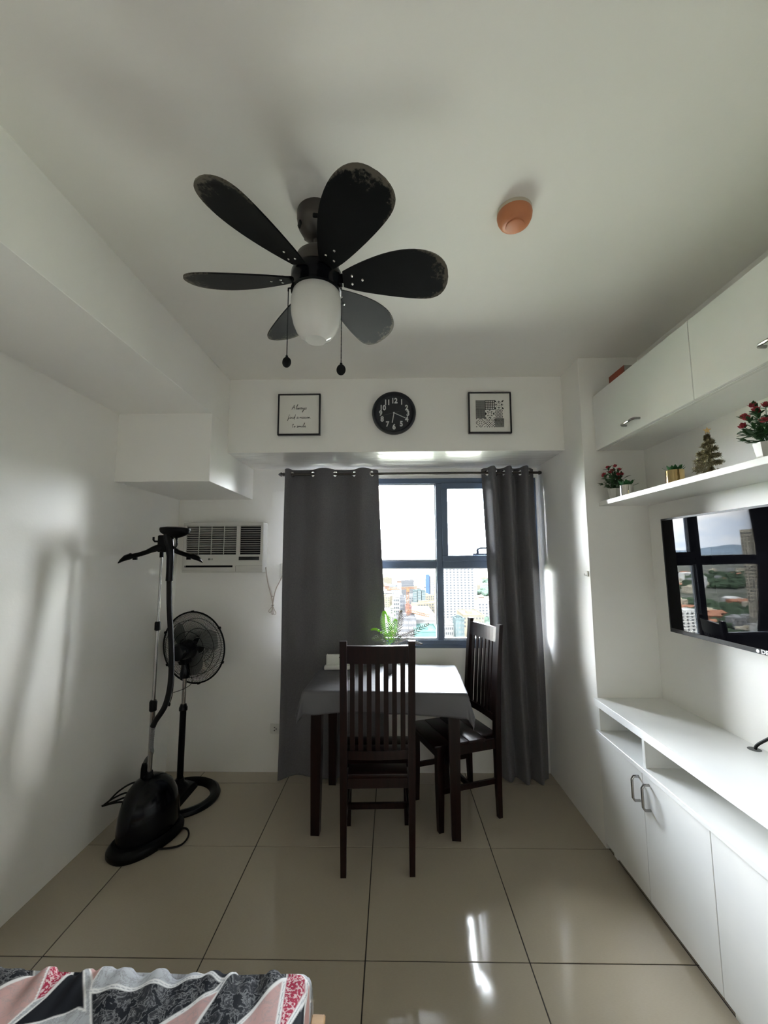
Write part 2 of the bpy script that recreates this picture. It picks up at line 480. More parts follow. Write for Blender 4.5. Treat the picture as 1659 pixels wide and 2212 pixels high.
def curtain(label, gx, amp, xedge0, xedge1, top, hem, bot_shift, seed, flip):
    """gx: grommet x positions (zero crossings). xedge0/1: cloth ends."""
    rnd = random.Random(seed)
    root = thing('curtain', label, 'curtain', ((xedge0 + xedge1) / 2, RODY, hem), 0)
    ox, oy, oz = root.location
    # column samples
    knots = [xedge0] + gx + [xedge1]
    cols = []
    for k in range(len(knots) - 1):
        n = max(10, int((knots[k + 1] - knots[k]) / 0.0045))
        for i in range(n):
            cols.append((k, i / n))
    cols.append((len(knots) - 2, 1.0))
    sgn0 = 1
    phase = [rnd.uniform(-1, 1) for _ in knots]
    zs = [top - 0.005 * i for i in range(16)] + [top - 0.08 - i * 0.06 for i in range(0, int((top - 0.08 - hem) / 0.06) + 1)]
    zs = [z for z in zs if z > hem + 0.03] + [hem + 0.012, hem]
    bm = bmesh.new()
    grid = []
    for z in zs:
        row = []
        t = (top - z) / (top - hem)
        for k, u in cols:
            xa, xb = knots[k], knots[k + 1]
            x = xa + (xb - xa) * u
            s = math.sin(PI * u)
            if k == 0: y = amp * math.sin(PI / 2 * (1 - u)) * -1
            elif k == len(knots) - 2: y = amp * math.sin(PI / 2 * u) * (1 if (k % 2) else -1)
            else: y = amp * s * (1 if (k % 2) else -1)
            a = 1 - 0.35 * t + 0.25 * phase[k] * t
            y *= a * flip
            y += 0.006 * math.sin(9 * x + 3 * t + seed) * t
            # lower part spreads/narrows
            xx = x + bot_shift(x, t) + 0.010 * t * math.sin(5 * t + 11 * x)
            zz = z
            if z <= hem + 0.012: zz = z + 0.008 * math.sin(14 * x + seed)
            if z == top: zz = z + 0.006 * abs(s)
            row.append(bm.verts.new((xx - ox, y, zz - oz)))
        grid.append(row)
    gpos = [Vector((g, RODZ)) for g in gx]
    for j in range(len(zs) - 1):
        for i in range(len(cols) - 1):
            q = [grid[j][i], grid[j][i + 1], grid[j + 1][i + 1], grid[j + 1][i]]
            c = sum((v.co for v in q), Vector()) / 4
            if any(abs(c.z + oz - RODZ) < 0.03 and (c.y ** 2 + (c.x + ox - g.x) ** 2 + (c.z + oz - RODZ) ** 2) < 0.018 ** 2 for g in gpos): continue
            bm.faces.new(q)
    me = bpy.data.meshes.new('curtain_panel')
    bm.to_mesh(me); bm.free()
    me.materials.append(CURT)
    for p in me.polygons: p.use_smooth = True
    o = bpy.data.objects.new('curtain_panel', me)
    COL.objects.link(o); o.parent = root
    sm = o.modifiers.new('thickness', 'SOLIDIFY'); sm.thickness = 0.002
    for i, g in enumerate(gx):
        L = (knots[i + 2] - knots[i]) / 2
        sl = math.atan(amp * PI / L) * 0.8 * (1 if (i % 2 == 0) else -1) * flip
        ring = [(math.cos(a) * 0.0205, 0, math.sin(a) * 0.0205) for a in [2 * PI * q / 24 for q in range(24)]]
        gmb = MB(); gmb.tube(ring, 0.0042, 6, closed=True, flat=0.6)
        gg = gmb.build('grommet', CHROME, root)
        gg.location = (g - ox, 0, RODZ - oz); gg.rotation_euler = (0, 0, sl)
    return root
gl = [-0.710, -0.560, -0.400, -0.262, -0.135]
def sh1(x, t):
    e = 0.09 * t * max(0, (x + 0.45) / 0.36) if x > -0.45 else 0
    return e - 0.008 * t
curtain('wide dark grey grommet curtain panel at the left of the window', gl, 0.040, -0.752, -0.092, 2.100, 0.022, sh1, 3, 1)
gr = [0.686, 0.748, 0.805, 0.862, 0.920, 0.980]
def sh2(x, t): return 0.055 * t - (x - 0.66) * 0.13 * t
curtain('narrow bunched dark grey grommet curtain gathered at the right of the window', gr, 0.052, 0.655, 1.030, 2.104, 0.012, sh2, 5, -1)

# ------------------------------------------------------------------ air conditioner
ac = thing('air_conditioner', 'white window air conditioner with slatted grille set in the wall', 'air conditioner', (-1.196, 3.03, 1.371))
W2, H, DY = 0.286, 0.355, -0.100
b = MB()
t = 0.012
b.box(-W2, -W2 + t, DY + 0.004, -0.0005, 0, H, bev=0.003).box(W2 - t, W2, DY + 0.004, -0.0005, 0, H, bev=0.003)
b.box(-W2 + t, W2 - t, DY + 0.004, -0.0005, 0, t).box(-W2 + t, W2 - t, DY + 0.004, -0.0005, H - t, H)
b.build('casing', ACW, ac)
b = MB()
b.box(-W2, W2, DY - 0.006, DY + 0.005, 0.0, 0.016, bev=0.002)
b.box(-W2, W2, DY - 0.006, DY + 0.005, 0.016, 0.036)
b.box(-W2, -W2 + 0.018, DY - 0.006, DY + 0.005, 0.036, 0.050).box(0.075, W2, DY - 0.006, DY + 0.005, 0.036, 0.050)
b.box(-W2, W2, DY - 0.006, DY + 0.005, 0.050, 0.126)
b.box(-W2, W2, DY - 0.006, DY + 0.005, 0.330, H, bev=0.002)
b.box(-W2, -W2 + 0.022, DY - 0.006, DY + 0.005, 0.126, 0.330)
b.box(0.096, 0.122, DY - 0.006, DY + 0.005, 0.126, 0.330)
b.box(W2 - 0.018, W2, DY - 0.006, DY + 0.005, 0.126, 0.330)
b.build('front_panel', ACW, ac, 0)
MB().box(-W2 + 0.012, W2 - 0.012, DY + 0.030, DY + 0.034, 0.012, H - 0.012).build('inner_back', ACD, ac, 0)
for k in range(13):
    z = 0.131 + k * 0.0155
    sl = MB()
    sl.loft([[(x, DY - 0.003, z + 0.010), (x, DY - 0.003, z + 0.0125), (x, DY + 0.020, z + 0.0060), (x, DY + 0.020, z + 0.0035)] for x in (-W2 + 0.022, 0.096)])
    sl.build('slat', ACW, ac, 0)
    sl = MB()
    sl.loft([[(x, DY - 0.002, z + 0.0090), (x, DY - 0.002, z + 0.0105), (x, DY + 0.015, z + 0.0085), (x, DY + 0.015, z + 0.007)] for x in (0.122, W2 - 0.018)])
    sl.build('slat', ACW, ac, 0)
b = MB()
for x in (-0.175, -0.085, 0.005): b.box(x - 0.0012, x + 0.0012, DY - 0.004, DY + 0.004, 0.128, 0.330)
b.build('grille_divider', ACW, ac, 0)
MB().box(0.117, 0.262, DY - 0.0072, DY - 0.005, 0.086, 0.110).build('display_panel', SLOT, ac, 0)
MB().box(0.096, 0.0972, DY - 0.0066, DY - 0.0058, 0.006, 0.046).box(0.0972, W2, DY - 0.0066, DY - 0.0058, 0.0455, 0.0465).build('filter_seam', ACD, ac, 0)
lg = MB().lathe([(0.0072, 0), (0.0072, 0.0006)], 20, M=Matrix.Translation((-0.094, DY - 0.006, 0.093)) @ Matrix.Rotation(PI / 2, 4, 'X'))
lg.build('logo_disc', INKG, ac, 0)
text_mesh('logo_text', 'LG', 0.015, INKG, (-0.075, DY - 0.0068, 0.093), (PI / 2, 0, 0), ac, extrude=0.0003, bold=0.0004)
# power cord with tied bundle, plug and upper outlet
ow = thing('wall_outlet', 'white wall outlet high on the wall behind the left curtain edge, holding a plug', 'outlet', (-0.775, 3.03, 1.375))
MB().box(-0.036, 0.036, -0.009, -0.0003, -0.056, 0.056, bev=0.003).build('face_plate', WPLASTIC, ow)
MB().box(-0.020, 0.020, -0.012, -0.008, -0.035, 0.035, bev=0.002).build('socket', WPLASTIC, ow)
cd = thing('power_cord', 'pale cord of the air conditioner tied in a hanging bundle', 'cord', (-0.855, 3.02, 1.13))
def crd(pts, r=0.0040, nm='cord_run'):
    MB().tube([Vector(p) - Vector((-0.855, 3.02, 1.13)) for p in spline(pts, 6)], r, 6).build(nm, CORDW, cd)
crd([(-0.905, 2.99, 1.405), (-0.903, 3.0, 1.37), (-0.893, 3.015, 1.29), (-0.872, 3.02, 1.215), (-0.856, 3.018, 1.16), (-0.853, 3.018, 1.13)])
crd([(-0.772, 3.006, 1.375), (-0.782, 3.0, 1.35), (-0.80, 3.008, 1.315), (-0.835, 3.018, 1.245), (-0.852, 3.018, 1.17), (-0.857, 3.018, 1.13)])
for (ax, az, bx, bz) in ((-0.872, 1.082, 0.010, 0), (-0.856, 1.068, 0.005, 0), (-0.840, 1.066, 0.010, 0), (-0.856, 1.198, 0.009, 1)):
    s = 1 if bz else -1
    crd([(-0.855, 3.015, 1.132), ((ax - bx) * .6 + -0.855 * .4, 3.015, (az + 1.132) / 2), (ax - bx, 3.015, az - s * 0.012), (ax, 3.015, az), (ax + bx, 3.015, az - s * 0.012), ((ax + bx) * .6 + -0.855 * .4, 3.015, (az + 1.132) / 2), (-0.855, 3.013, 1.132)], 0.0028, 'cord_loop')
MB().tube([(0.009 * math.cos(a), -0.004 + 0.008 * math.sin(a), 0.004) for a in [2 * PI * i / 10 for i in range(10)]], 0.0015, 5, closed=True).build('cord_tie', BLKM, cd)
MB().box(0.070, 0.098, -0.028, -0.003, 0.232, 0.262, bev=0.004).build('plug', WPLASTIC, cd)
# lower outlet
ol = thing('wall_outlet', 'white wall outlet low on the back wall near the floor left of the curtain', 'outlet', (-0.800, 3.03, 0.289))
MB().box(-0.053, 0.053, -0.009, -0.0003, -0.035, 0.035, bev=0.003).build('face_plate', WPLASTIC, ol)
for (x, z) in ((-0.022, 0.008), (-0.022, -0.012), (-0.009, -0.002), (0.022, 0.008), (0.022, -0.012), (0.033, -0.002)):
    MB().lathe([(0.0035, 0), (0.0035, 0.001)], 10, M=Matrix.Translation((x, -0.009, z)) @ Matrix.Rotation(PI / 2, 4, 'X')).build('socket_hole', SLOT, ol)

# ------------------------------------------------------------------ ceiling fan
FX, FY = -0.240, 1.262
fan = thing('ceiling_fan', 'black six-blade ceiling fan with white opal glass light globe', 'ceiling fan', (FX, FY, ZC))
Zl = lambda z: z - ZC
MB().lathe([(0.068, Zl(2.6095)), (0.068, Zl(2.585)), (0.064, Zl(2.56)), (0.050, Zl(2.535)), (0.030, Zl(2.520)), (0.018, Zl(2.516))], 36).build('canopy', DKSTEEL, fan)
for k in range(5):
    a = k * 2 * PI / 5 + 3.6
    Mh = Matrix.Rotation(a, 4, 'Z') @ Matrix.Translation((0.060, 0, Zl(2.553))) @ Matrix.Rotation(0.35, 4, 'Y')
    MB().box(-0.006, 0.004, -0.014, 0.014, -0.007, 0.007, bev=0.003, M=Mh).build('canopy_slot', BLKM, fan)
MB().cyl((0, 0, Zl(2.455)), 0.013, 0.066, 16).build('downrod', DKSTEEL, fan)
MB().lathe([(0.022, Zl(2.475)), (0.050, Zl(2.468)), (0.066, Zl(2.452)), (0.072, Zl(2.43)), (0.072, Zl(2.405)), (0.060, Zl(2.400))], 40).build('motor_cover', DKSTEEL, fan)
MB().lathe([(0.060, Zl(2.402)), (0.078, Zl(2.398)), (0.083, Zl(2.390)), (0.083, Zl(2.366)), (0.079, Zl(2.358)), (0.079, Zl(2.338)), (0.083, Zl(2.334)), (0.083, Zl(2.328)), (0.074, Zl(2.326))], 48).build('motor_housing', BLKG, fan)
MB().lathe([(0.070, Zl(2.332)), (0.077, Zl(2.322)), (0.0815, Zl(2.300)), (0.0820, Zl(2.270)), (0.0795, Zl(2.245)), (0.073, Zl(2.217)), (0.062, Zl(2.192)), (0.048, Zl(2.174)), (0.036, Zl(2.167)), (0.033, Zl(2.164)), (0.029, Zl(2.165)), (0.0, Zl(2.166))], 48).build('glass_globe', GLOBE, fan)
# blade outline: x along radius, y: + side straight, - side bulging
outl = [(0.086, 0.026), (0.130, 0.040), (0.200, 0.054), (0.280, 0.066), (0.350, 0.072), (0.390, 0.068), (0.415, 0.052), (0.428, 0.026), (0.430, -0.006), (0.424, -0.036), (0.408, -0.062), (0.380, -0.082), (0.340, -0.094), (0.290, -0.096), (0.230, -0.086), (0.170, -0.066), (0.120, -0.044), (0.086, -0.026)]
def blade_mesh():
    bm = bmesh.new()
    N, K = 28, 12
    P = spline([(x, y, 0) for x, y in outl], 4)
    xs = [0.086 + (0.4305 - 0.086) * (1 - math.cos(PI * i / N)) / 2 for i in range(N + 1)]
    def ext(x, s):
        best = None
        for a, c in zip(P[:-1], P[1:]):
            if (a.x - x) * (c.x - x) <= 0 and abs(a.x - c.x) > 1e-9:
                y = a.y + (c.y - a.y) * (x - a.x) / (c.x - a.x)
                if best is None or s * y > s * best: best = y
        return best if best is not None else 0
    dl = bm.verts.layers.float.new('dust')
    g = []
    for x in xs:
        x_ = min(max(x, 0.0862), 0.4298)
        y0, y1 = ext(x_, -1), ext(x_, 1)
        row = []
        for k in range(K + 1):
            y = y0 + (y1 - y0) * k / K
            v = bm.verts.new((x, y, 0.0))
            edge = min(abs(y - y0), abs(y1 - y), (0.43 - x)) if x > 0.2 else 0.1
            v[dl] = max(0, (x - 0.30) / 0.13) * 0.42 * (0.55 + 0.45 * (y < 0)) + (0.30 if edge < 0.012 and x > 0.3 else 0)
            row.append(v)
        g.append(row)
    for i in range(N):
        for k in range(K):
            bm.faces.new((g[i][k], g[i + 1][k], g[i + 1][k + 1], g[i][k + 1]))
    me = bpy.data.meshes.new('blade')
    bm.to_mesh(me); bm.free()
    me.materials.append(BLADE)
    return me
bme = blade_mesh()
bk = MB()
bk.box(0.070, 0.108, -0.016, 0.016, 0.0026, 0.007, bev=0.001).box(0.104, 0.160, -0.024, 0.024, 0.0026, 0.006, bev=0.001)
bkm = bk.mesh('blade_bracket', BLKG)
skm = MB().sphere((0, 0, 0), 0.0042, 10, 6, sc=(1, 1, .5)).mesh('screw', CHROME)
for k in range(6):
    a = math.radians(0.5 + 60 * k)
    bo = bpy.data.objects.new('blade', bme); COL.objects.link(bo); bo.parent = fan
    bo.location = (0, 0, Zl(2.376))
    bo.rotation_euler = (Matrix.Rotation(a, 3, 'Z') @ Matrix.Rotation(math.radians(-19), 3, 'X')).to_euler()
    sm = bo.modifiers.new('thickness', 'SOLIDIFY'); sm.thickness = 0.005; sm.offset = 0
    q = bpy.data.objects.new('blade_bracket', bkm); COL.objects.link(q); q.parent = bo
    for (x, y, z) in ((0.116, 0.014, -0.0042), (0.116, -0.014, -0.0042), (0.150, 0.0, -0.0042)):
        q = bpy.data.objects.new('screw', skm); COL.objects.link(q); q.parent = bo; q.location = (x, y, z)
for (x, y, zb) in ((-0.090, -0.012, 2.098), (0.086, -0.030, 2.062)):
    ch = MB()
    n = 56
    z0 = 2.332
    for i in range(n):
        z = z0 + (zb + 0.010 - z0) * i / (n - 1)
        ch.sphere((x, y, Zl(z)), 0.0020, 6, 4)
    ch.tube([(x, y, Zl(z0)), (x, y, Zl(zb))], 0.0007, 4)
    ch.tube([(x * 0.9, y * 0.9, Zl(2.340)), (x, y, Zl(2.338)), (x, y, Zl(2.328))], 0.003, 6)
    c = ch.build('pull_chain', BLKM, fan)
    MB().sphere((x, y, Zl(zb - 0.012)), 0.0145, 14, 10, sc=(1, 0.5, 1.25)).cyl((x, y, Zl(zb + 0.0)), 0.004, 0.010, 8).build('pull_knob', BLKM, c)

# smoke detector
sd = thing('smoke_detector', 'round smoke detector under an orange dust cover on the ceiling', 'smoke detector', (0.415, 1.262, ZC))
MB().lathe([(0.056, -0.0003), (0.056, -0.012), (0.054, -0.014)], 36).build('base', BEIGE, sd)
MB().lathe([(0.0565, -0.013), (0.057, -0.017), (0.055, -0.030), (0.048, -0.044), (0.037, -0.051), (0.030, -0.052), (0.029, -0.056), (0.024, -0.058), (0.0, -0.058)], 36).build('dust_cover', ORANGE, sd)

# ------------------------------------------------------------------ pictures and clock on the beam
def picture(label, x, z, wd, ht, rot, border, name='picture_frame'):
    p = thing(name, label, 'picture', (x, YBF - 0.0005, z))
    p.rotation_euler = (0, rot, 0)
    d, t = -0.026, border
    fr = MB()
    fr.box(-wd / 2, wd / 2, d, 0, -ht / 2, -ht / 2 + t, bev=0.001).box(-wd / 2, wd / 2, d, 0, ht / 2 - t, ht / 2, bev=0.001)
    fr.box(-wd / 2, -wd / 2 + t, d, 0, -ht / 2 + t, ht / 2 - t).box(wd / 2 - t, wd / 2, d, 0, -ht / 2 + t, ht / 2 - t)
    fr.build('frame', PFRAME, p, 0)
    MB().box(-wd / 2 + t, wd / 2 - t, -0.019, -0.010, -ht / 2 + t, ht / 2 - t).build('paper', PAPER, p, 0)
    return p
p1 = picture('square black framed print with the handwritten words Always find a reason to smile', -0.576, 2.368, 0.268, 0.268, 0.0, 0.0085)
# handwriting as stroked ribbons: letters on a unit grid (x, y); pen lifts separated
GL = {
 'A': (0.95, [[(0, -.1), (.2, .4), (.45, 1.0), (.5, 1.05)], [(.5, 1.05), (.55, .5), (.68, 0)], [(.12, .35), (.4, .42), (.75, .38)]]),
 'l': (0.42, [[(0, .05), (.2, .55), (.38, 1.1), (.34, 1.2), (.22, .9), (.14, .3), (.2, 0), (.42, .12)]]),
 'w': (0.70, [[(0, .35), (.06, .05), (.18, .02), (.3, .35), (.34, .05), (.46, .03), (.58, .38), (.7, .32)]]),
 'a': (0.55, [[(.4, .36), (.2, .4), (.06, .15), (.16, .0), (.36, .2), (.42, .36), (.38, .05), (.55, .08)]]),
 'y': (0.62, [[(0, .35), (.08, .08), (.22, .06), (.4, .38), (.36, 0), (.2, -.55), (.02, -.75), (.06, -.5), (.35, -.1), (.62, .1)]]),
 's': (0.42, [[(.35, .38), (.14, .36), (.12, .22), (.32, .1), (.2, -.02), (0, .02)]]),
 'f': (0.52, [[(.48, .95), (.34, 1.02), (.2, .6), (.08, -.2), (-.02, -.6), (.08, -.5), (.2, .05), (.52, .12)]]),
 'i': (0.28, [[(0, .1), (.1, .34), (.1, .04), (.28, .08)], [(.14, .56), (.17, .60)]]),
 'n': (0.62, [[(0, .08), (.06, .34), (.08, .02), (.26, .34), (.38, .32), (.4, .05), (.62, .08)]]),
 'd': (0.6, [[(.36, .3), (.18, .36), (.04, .14), (.14, .0), (.34, .2), (.56, 1.15)], [(.56, 1.15), (.44, .4), (.38, -.3)]]),
 'r': (0.42, [[(0, .08), (.06, .38), (.1, .04), (.2, .3), (.36, .34)]]),
 'e': (0.42, [[(0, .12), (.22, .24), (.26, .36), (.14, .36), (.08, .12), (.2, .0), (.42, .1)]]),
 'o': (0.46, [[(.2, .36), (.04, .16), (.14, .0), (.32, .16), (.22, .36), (.46, .28)]]),
 'm': (0.9, [[(0, .08), (.06, .34), (.08, .02), (.24, .34), (.34, .3), (.34, .04), (.5, .34), (.62, .3), (.64, .05), (.9, .08)]]),
 't': (0.48, [[(.22, 1.0), (.14, .4), (.14, .05), (.3, .04)], [(-.06, .66), (.42, .76)]]),
 ' ': (0.32, [])}
def write(s, cx, z, sc, slant=0.12):
    ht_ = MB()
    wdt = sum(GL[c][0] for c in s) * sc
    x = cx - wdt / 2
    for c in s:
        wd, strokes = GL[c]
        for st in strokes:
            pts = [(x + (px + slant * py) * sc, -0.0194, z + py * sc) for px, py in st]
            sp = spline(pts, 4)
            ht_.tube(sp, [0.0007 + 0.0007 * abs(math.sin(3 + i * .5)) for i in range(len(sp))], 4)
        x += wd * sc
    tag(ht_.build('handwriting', INK, p1, 0), kind='stuff')
write('Always', 0.0, 0.034, 0.026)
write('find a reason', 0.0, -0.026, 0.0235)
write('to smile', 0.0, -0.083, 0.0235)

p2 = picture('square black framed print of nine black and white tile patterns', 0.620, 2.368, 0.266, 0.266, 0.006, 0.0085)
YP = -0.0195
pk, pg = MB(), MB()
C = 0.058
def cell(i, j): return (-0.087 + C * i, 0.080 - C * j)     # top-left corner
def quad(mb, pts): mb.prism(pts, YP, YP + 0.0004, 'y')
def bar(mb, x0, z0, x1, z1, wd):
    d = Vector((x1 - x0, z1 - z0)); n = Vector((-d.y, d.x)).normalized() * wd / 2
    quad(mb, [(x0 + n.x, z0 + n.y), (x1 + n.x, z1 + n.y), (x1 - n.x, z1 - n.y), (x0 - n.x, z0 - n.y)])
def dia(mb, x, z, r, ry=None): ry = ry or r; quad(mb, [(x - r, z), (x, z + ry), (x + r, z), (x, z - ry)])
x, z = cell(0, 0)
for k in range(15): bar(pg, x, z - 0.002 - k * 0.0039, x + C, z - 0.002 - k * 0.0039, 0.0030)
x, z = cell(1, 0)
for a in range(6):
    bar(pk, x + 0.002 + a * 0.0115, z, x + 0.002 + a * 0.0115, z - C, 0.0038)
    bar(pk, x, z - 0.002 - a * 0.0115, x + C, z - 0.002 - a * 0.0115, 0.0038)
x, z = cell(2, 0)
cx_, cz_ = x + C / 2, z - C / 2
for k in range(4):
    a = k * PI / 2
    dia(pk, cx_ + 0.017 * math.cos(a), cz_ + 0.017 * math.sin(a), 0.0055)
    for s in (-1, 1): dia(pk, cx_ + 0.008 * math.cos(a + s * .6), cz_ + 0.008 * math.sin(a + s * .6), 0.003)
    a += PI / 4
    for r, s in ((0.030, 0.006), (0.037, 0.004)): dia(pk, cx_ + r * math.cos(a), cz_ + r * math.sin(a), s)
    bar(pg, cx_ + 0.026 * math.cos(a - PI / 4), cz_ + 0.026 * math.sin(a - PI / 4), cx_ + 0.026 * math.cos(a + PI / 4), cz_ + 0.026 * math.sin(a + PI / 4), 0.0018)
x, z = cell(0, 1)
for a in range(9):
    bar(pg, x + 0.002 + a * 0.0068, z, x + 0.002 + a * 0.0068, z - C, 0.0040)
    bar(pg, x, z - 0.002 - a * 0.0068, x + C, z - 0.002 - a * 0.0068, 0.0040)
x, z = cell(1, 1)
cx_, cz_ = x + C / 2, z - C / 2
for k in range(8):
    a = k * PI / 4
    r = 0.0165 if k % 2 else 0.010
    u = Vector((math.cos(a), math.sin(a))); n = Vector((-u.y, u.x)); c0 = Vector((cx_, cz_)) + u * r
    ln, wd = (0.007, 0.0036) if k % 2 else (0.0035, 0.003)
    quad(pk, [tuple(c0 - u * ln), tuple(c0 + n * wd), tuple(c0 + u * ln), tuple(c0 - n * wd)])
for k in range(4):
    a = k * PI / 2; u = Vector((math.cos(a), math.sin(a))); n = Vector((-u.y, u.x)); c0 = Vector((cx_, cz_))
    quad(pk if k % 2 == 0 else pg, [tuple(c0 + u * 0.018), tuple(c0 + u * 0.0285 + n * 0.011), tuple(c0 + u * 0.0285 - n * 0.011)])
    a += PI / 4; u = Vector((math.cos(a), math.sin(a))); dia(pk, cx_ + 0.037 * u.x, cz_ + 0.037 * u.y, 0.004)
x, z = cell(2, 1)
for k in range(6):
    mb = pk if k % 2 == 0 else pg
    for q in range(6):
        za, zb_ = z - q * C / 6, z - (q + 1) * C / 6
        xa = x + 0.006 + k * 0.0095 + (0.006 if q % 2 else 0)
        xb = x + 0.006 + k * 0.0095 + (0 if q % 2 else 0.006)
        if xa < x + C and xb < x + C: bar(mb, xa, za, xb, zb_, 0.0036)
x, z = cell(0, 2)
cx_, cz_ = x + C / 2, z - C / 2
ring = []
for q in range(32):
    a = 2 * PI * q / 32
    r = 0.0235 + 0.0045 * math.cos(4 * a)
    ring.append((cx_ + r * math.cos(a), cz_ + r * math.sin(a)))
for q in range(32): bar(pk, *ring[q], *ring[(q + 1) % 32], 0.0030)
for k in range(4):
    a = k * PI / 2; dia(pk, cx_ + 0.018 * math.cos(a), cz_ + 0.018 * math.sin(a), 0.0033)
    dia(pg, cx_ + 0.009 * math.cos(a + .78), cz_ + 0.009 * math.sin(a + .78), 0.004)
    dia(pk, cx_ + 0.036 * math.cos(a + .78), cz_ + 0.036 * math.sin(a + .78), 0.004)
x, z = cell(1, 2)
for a in range(8):
    for c_ in range(8):
        X_, Z_ = x + 0.004 + a * 0.0073, z - 0.004 - c_ * 0.0073
        if (a + c_) % 4 == 0: dia(pk, X_, Z_, 0.0042)
        elif (a - c_) % 4 == 0: dia(pk, X_, Z_, 0.0042)
        elif (a + c_) % 2 == 0: dia(pg, X_, Z_, 0.0032)
x, z = cell(2, 2)
for a in range(-8, 9):
    o_ = a * 0.0068
    u0, u1 = max(0, o_), min(C, C + o_)
    if u1 > u0 + 0.004:
        bar(pk, x + u0, z - (u0 - o_), x + u1, z - (u1 - o_), 0.0020)
        bar(pg, x + u0, z - C + (u0 - o_), x + u1, z - C + (u1 - o_), 0.0026)
pk.build('print_pattern', INK, p2, 0)
pg.build('print_pattern', INKG, p2, 0)

ck = thing('wall_clock', 'round black wall clock with large white numerals over the window', 'clock', (0.021, YBF - 0.0005, 2.370))
Mc = Matrix.Rotation(PI / 2, 4, 'X')
MB().lathe([(0.134, 0), (0.137, 0.010), (0.137, 0.030), (0.133, 0.038), (0.126, 0.038), (0.117, 0.026), (0.114, 0.020)], 64, M=Mc, cap1=False).build('case', CLOCKD, ck)
MB().lathe([(0.1155, 0.0), (0.1155, 0.021)], 64, M=Mc).build('dial', CLOCKD, ck)
NP = {12: (0.003, .079), 1: (.049, .070), 2: (.080, .033), 3: (.088, -.003), 4: (.080, -.041), 5: (.046, -.071), 6: (0, -.090), 7: (-.041, -.072), 8: (-.074, -.039), 9: (-.083, -.001), 10: (-.070, .034), 11: (-.042, .069)}
for k, (x, z) in NP.items():
    text_mesh('numeral', str(k), 0.046, CLOCKN, (x, -0.0225, z), (PI / 2, 0, 0), ck, extrude=0.001, bold=0.0018, sx=0.86)
def hand(ax, ln, wd, back, y, m):
    u = Vector((math.sin(ax), math.cos(ax))); n = Vector((-u.y, u.x)) * wd / 2
    a, c = -u * back, u * ln
    MB().prism([tuple(a + n), tuple(c + n), tuple(c - n), tuple(a - n)], y, y - 0.001, 'y').build('hand', m, ck, 0)
hand(math.radians(190), 0.064, 0.0052, 0.006, -0.0245, CLOCKN)
hand(math.radians(115), 0.079, 0.0042, 0.006, -0.0265, CLOCKN)
hand(math.radians(257), 0.076, 0.0016, 0.034, -0.0285, INKG)
MB().lathe([(0.005, 0.021), (0.005, 0.031)], 12, M=Mc).build('hand_hub', CLOCKN, ck)

# ------------------------------------------------------------------ dining table and cloth
TBX, TBY, TROT, TZ = -0.030, 2.625, math.radians(-2.6), 0.747
tb = thing('dining_table', 'dark mahogany dining table under a grey tablecloth', 'table', (TBX, TBY, 0), TROT)
TW, TD = 0.432, 0.292
MB().box(-TW, TW, -TD, TD, TZ - 0.024, TZ, bev=0.004, seg=2).build('tabletop', WOOD, tb)
b = MB()
lx, ly = 0.374, 0.248
b.box(-lx, lx, -ly - 0.010, -ly + 0.010, TZ - 0.105, TZ - 0.024).box(-lx, lx, ly - 0.010, ly + 0.010, TZ - 0.105, TZ - 0.024)
b.box(-lx - 0.010, -lx + 0.010, -ly, ly, TZ - 0.105, TZ - 0.024).box(lx - 0.010, lx + 0.010, -ly, ly, TZ - 0.105, TZ - 0.024)
b.build('apron', WOOD, tb, 0)
lm = MB()
a1, a0 = 0.029, 0.023
lm.loft([[(sx * a, sy * a, z) for sx, sy in ((-1, -1), (1, -1), (1, 1), (-1, 1))] for a, z in ((a0, 0.0), (a1, 0.45), (a1, TZ - 0.024))])
lmm = lm.mesh('leg', WOOD, 0)
for sx in (-1, 1):
    for sy in (-1, 1):
        o = bpy.data.objects.new('leg', lmm); COL.objects.link(o); o.parent = tb; o.location = (sx * lx, sy * ly, 0)
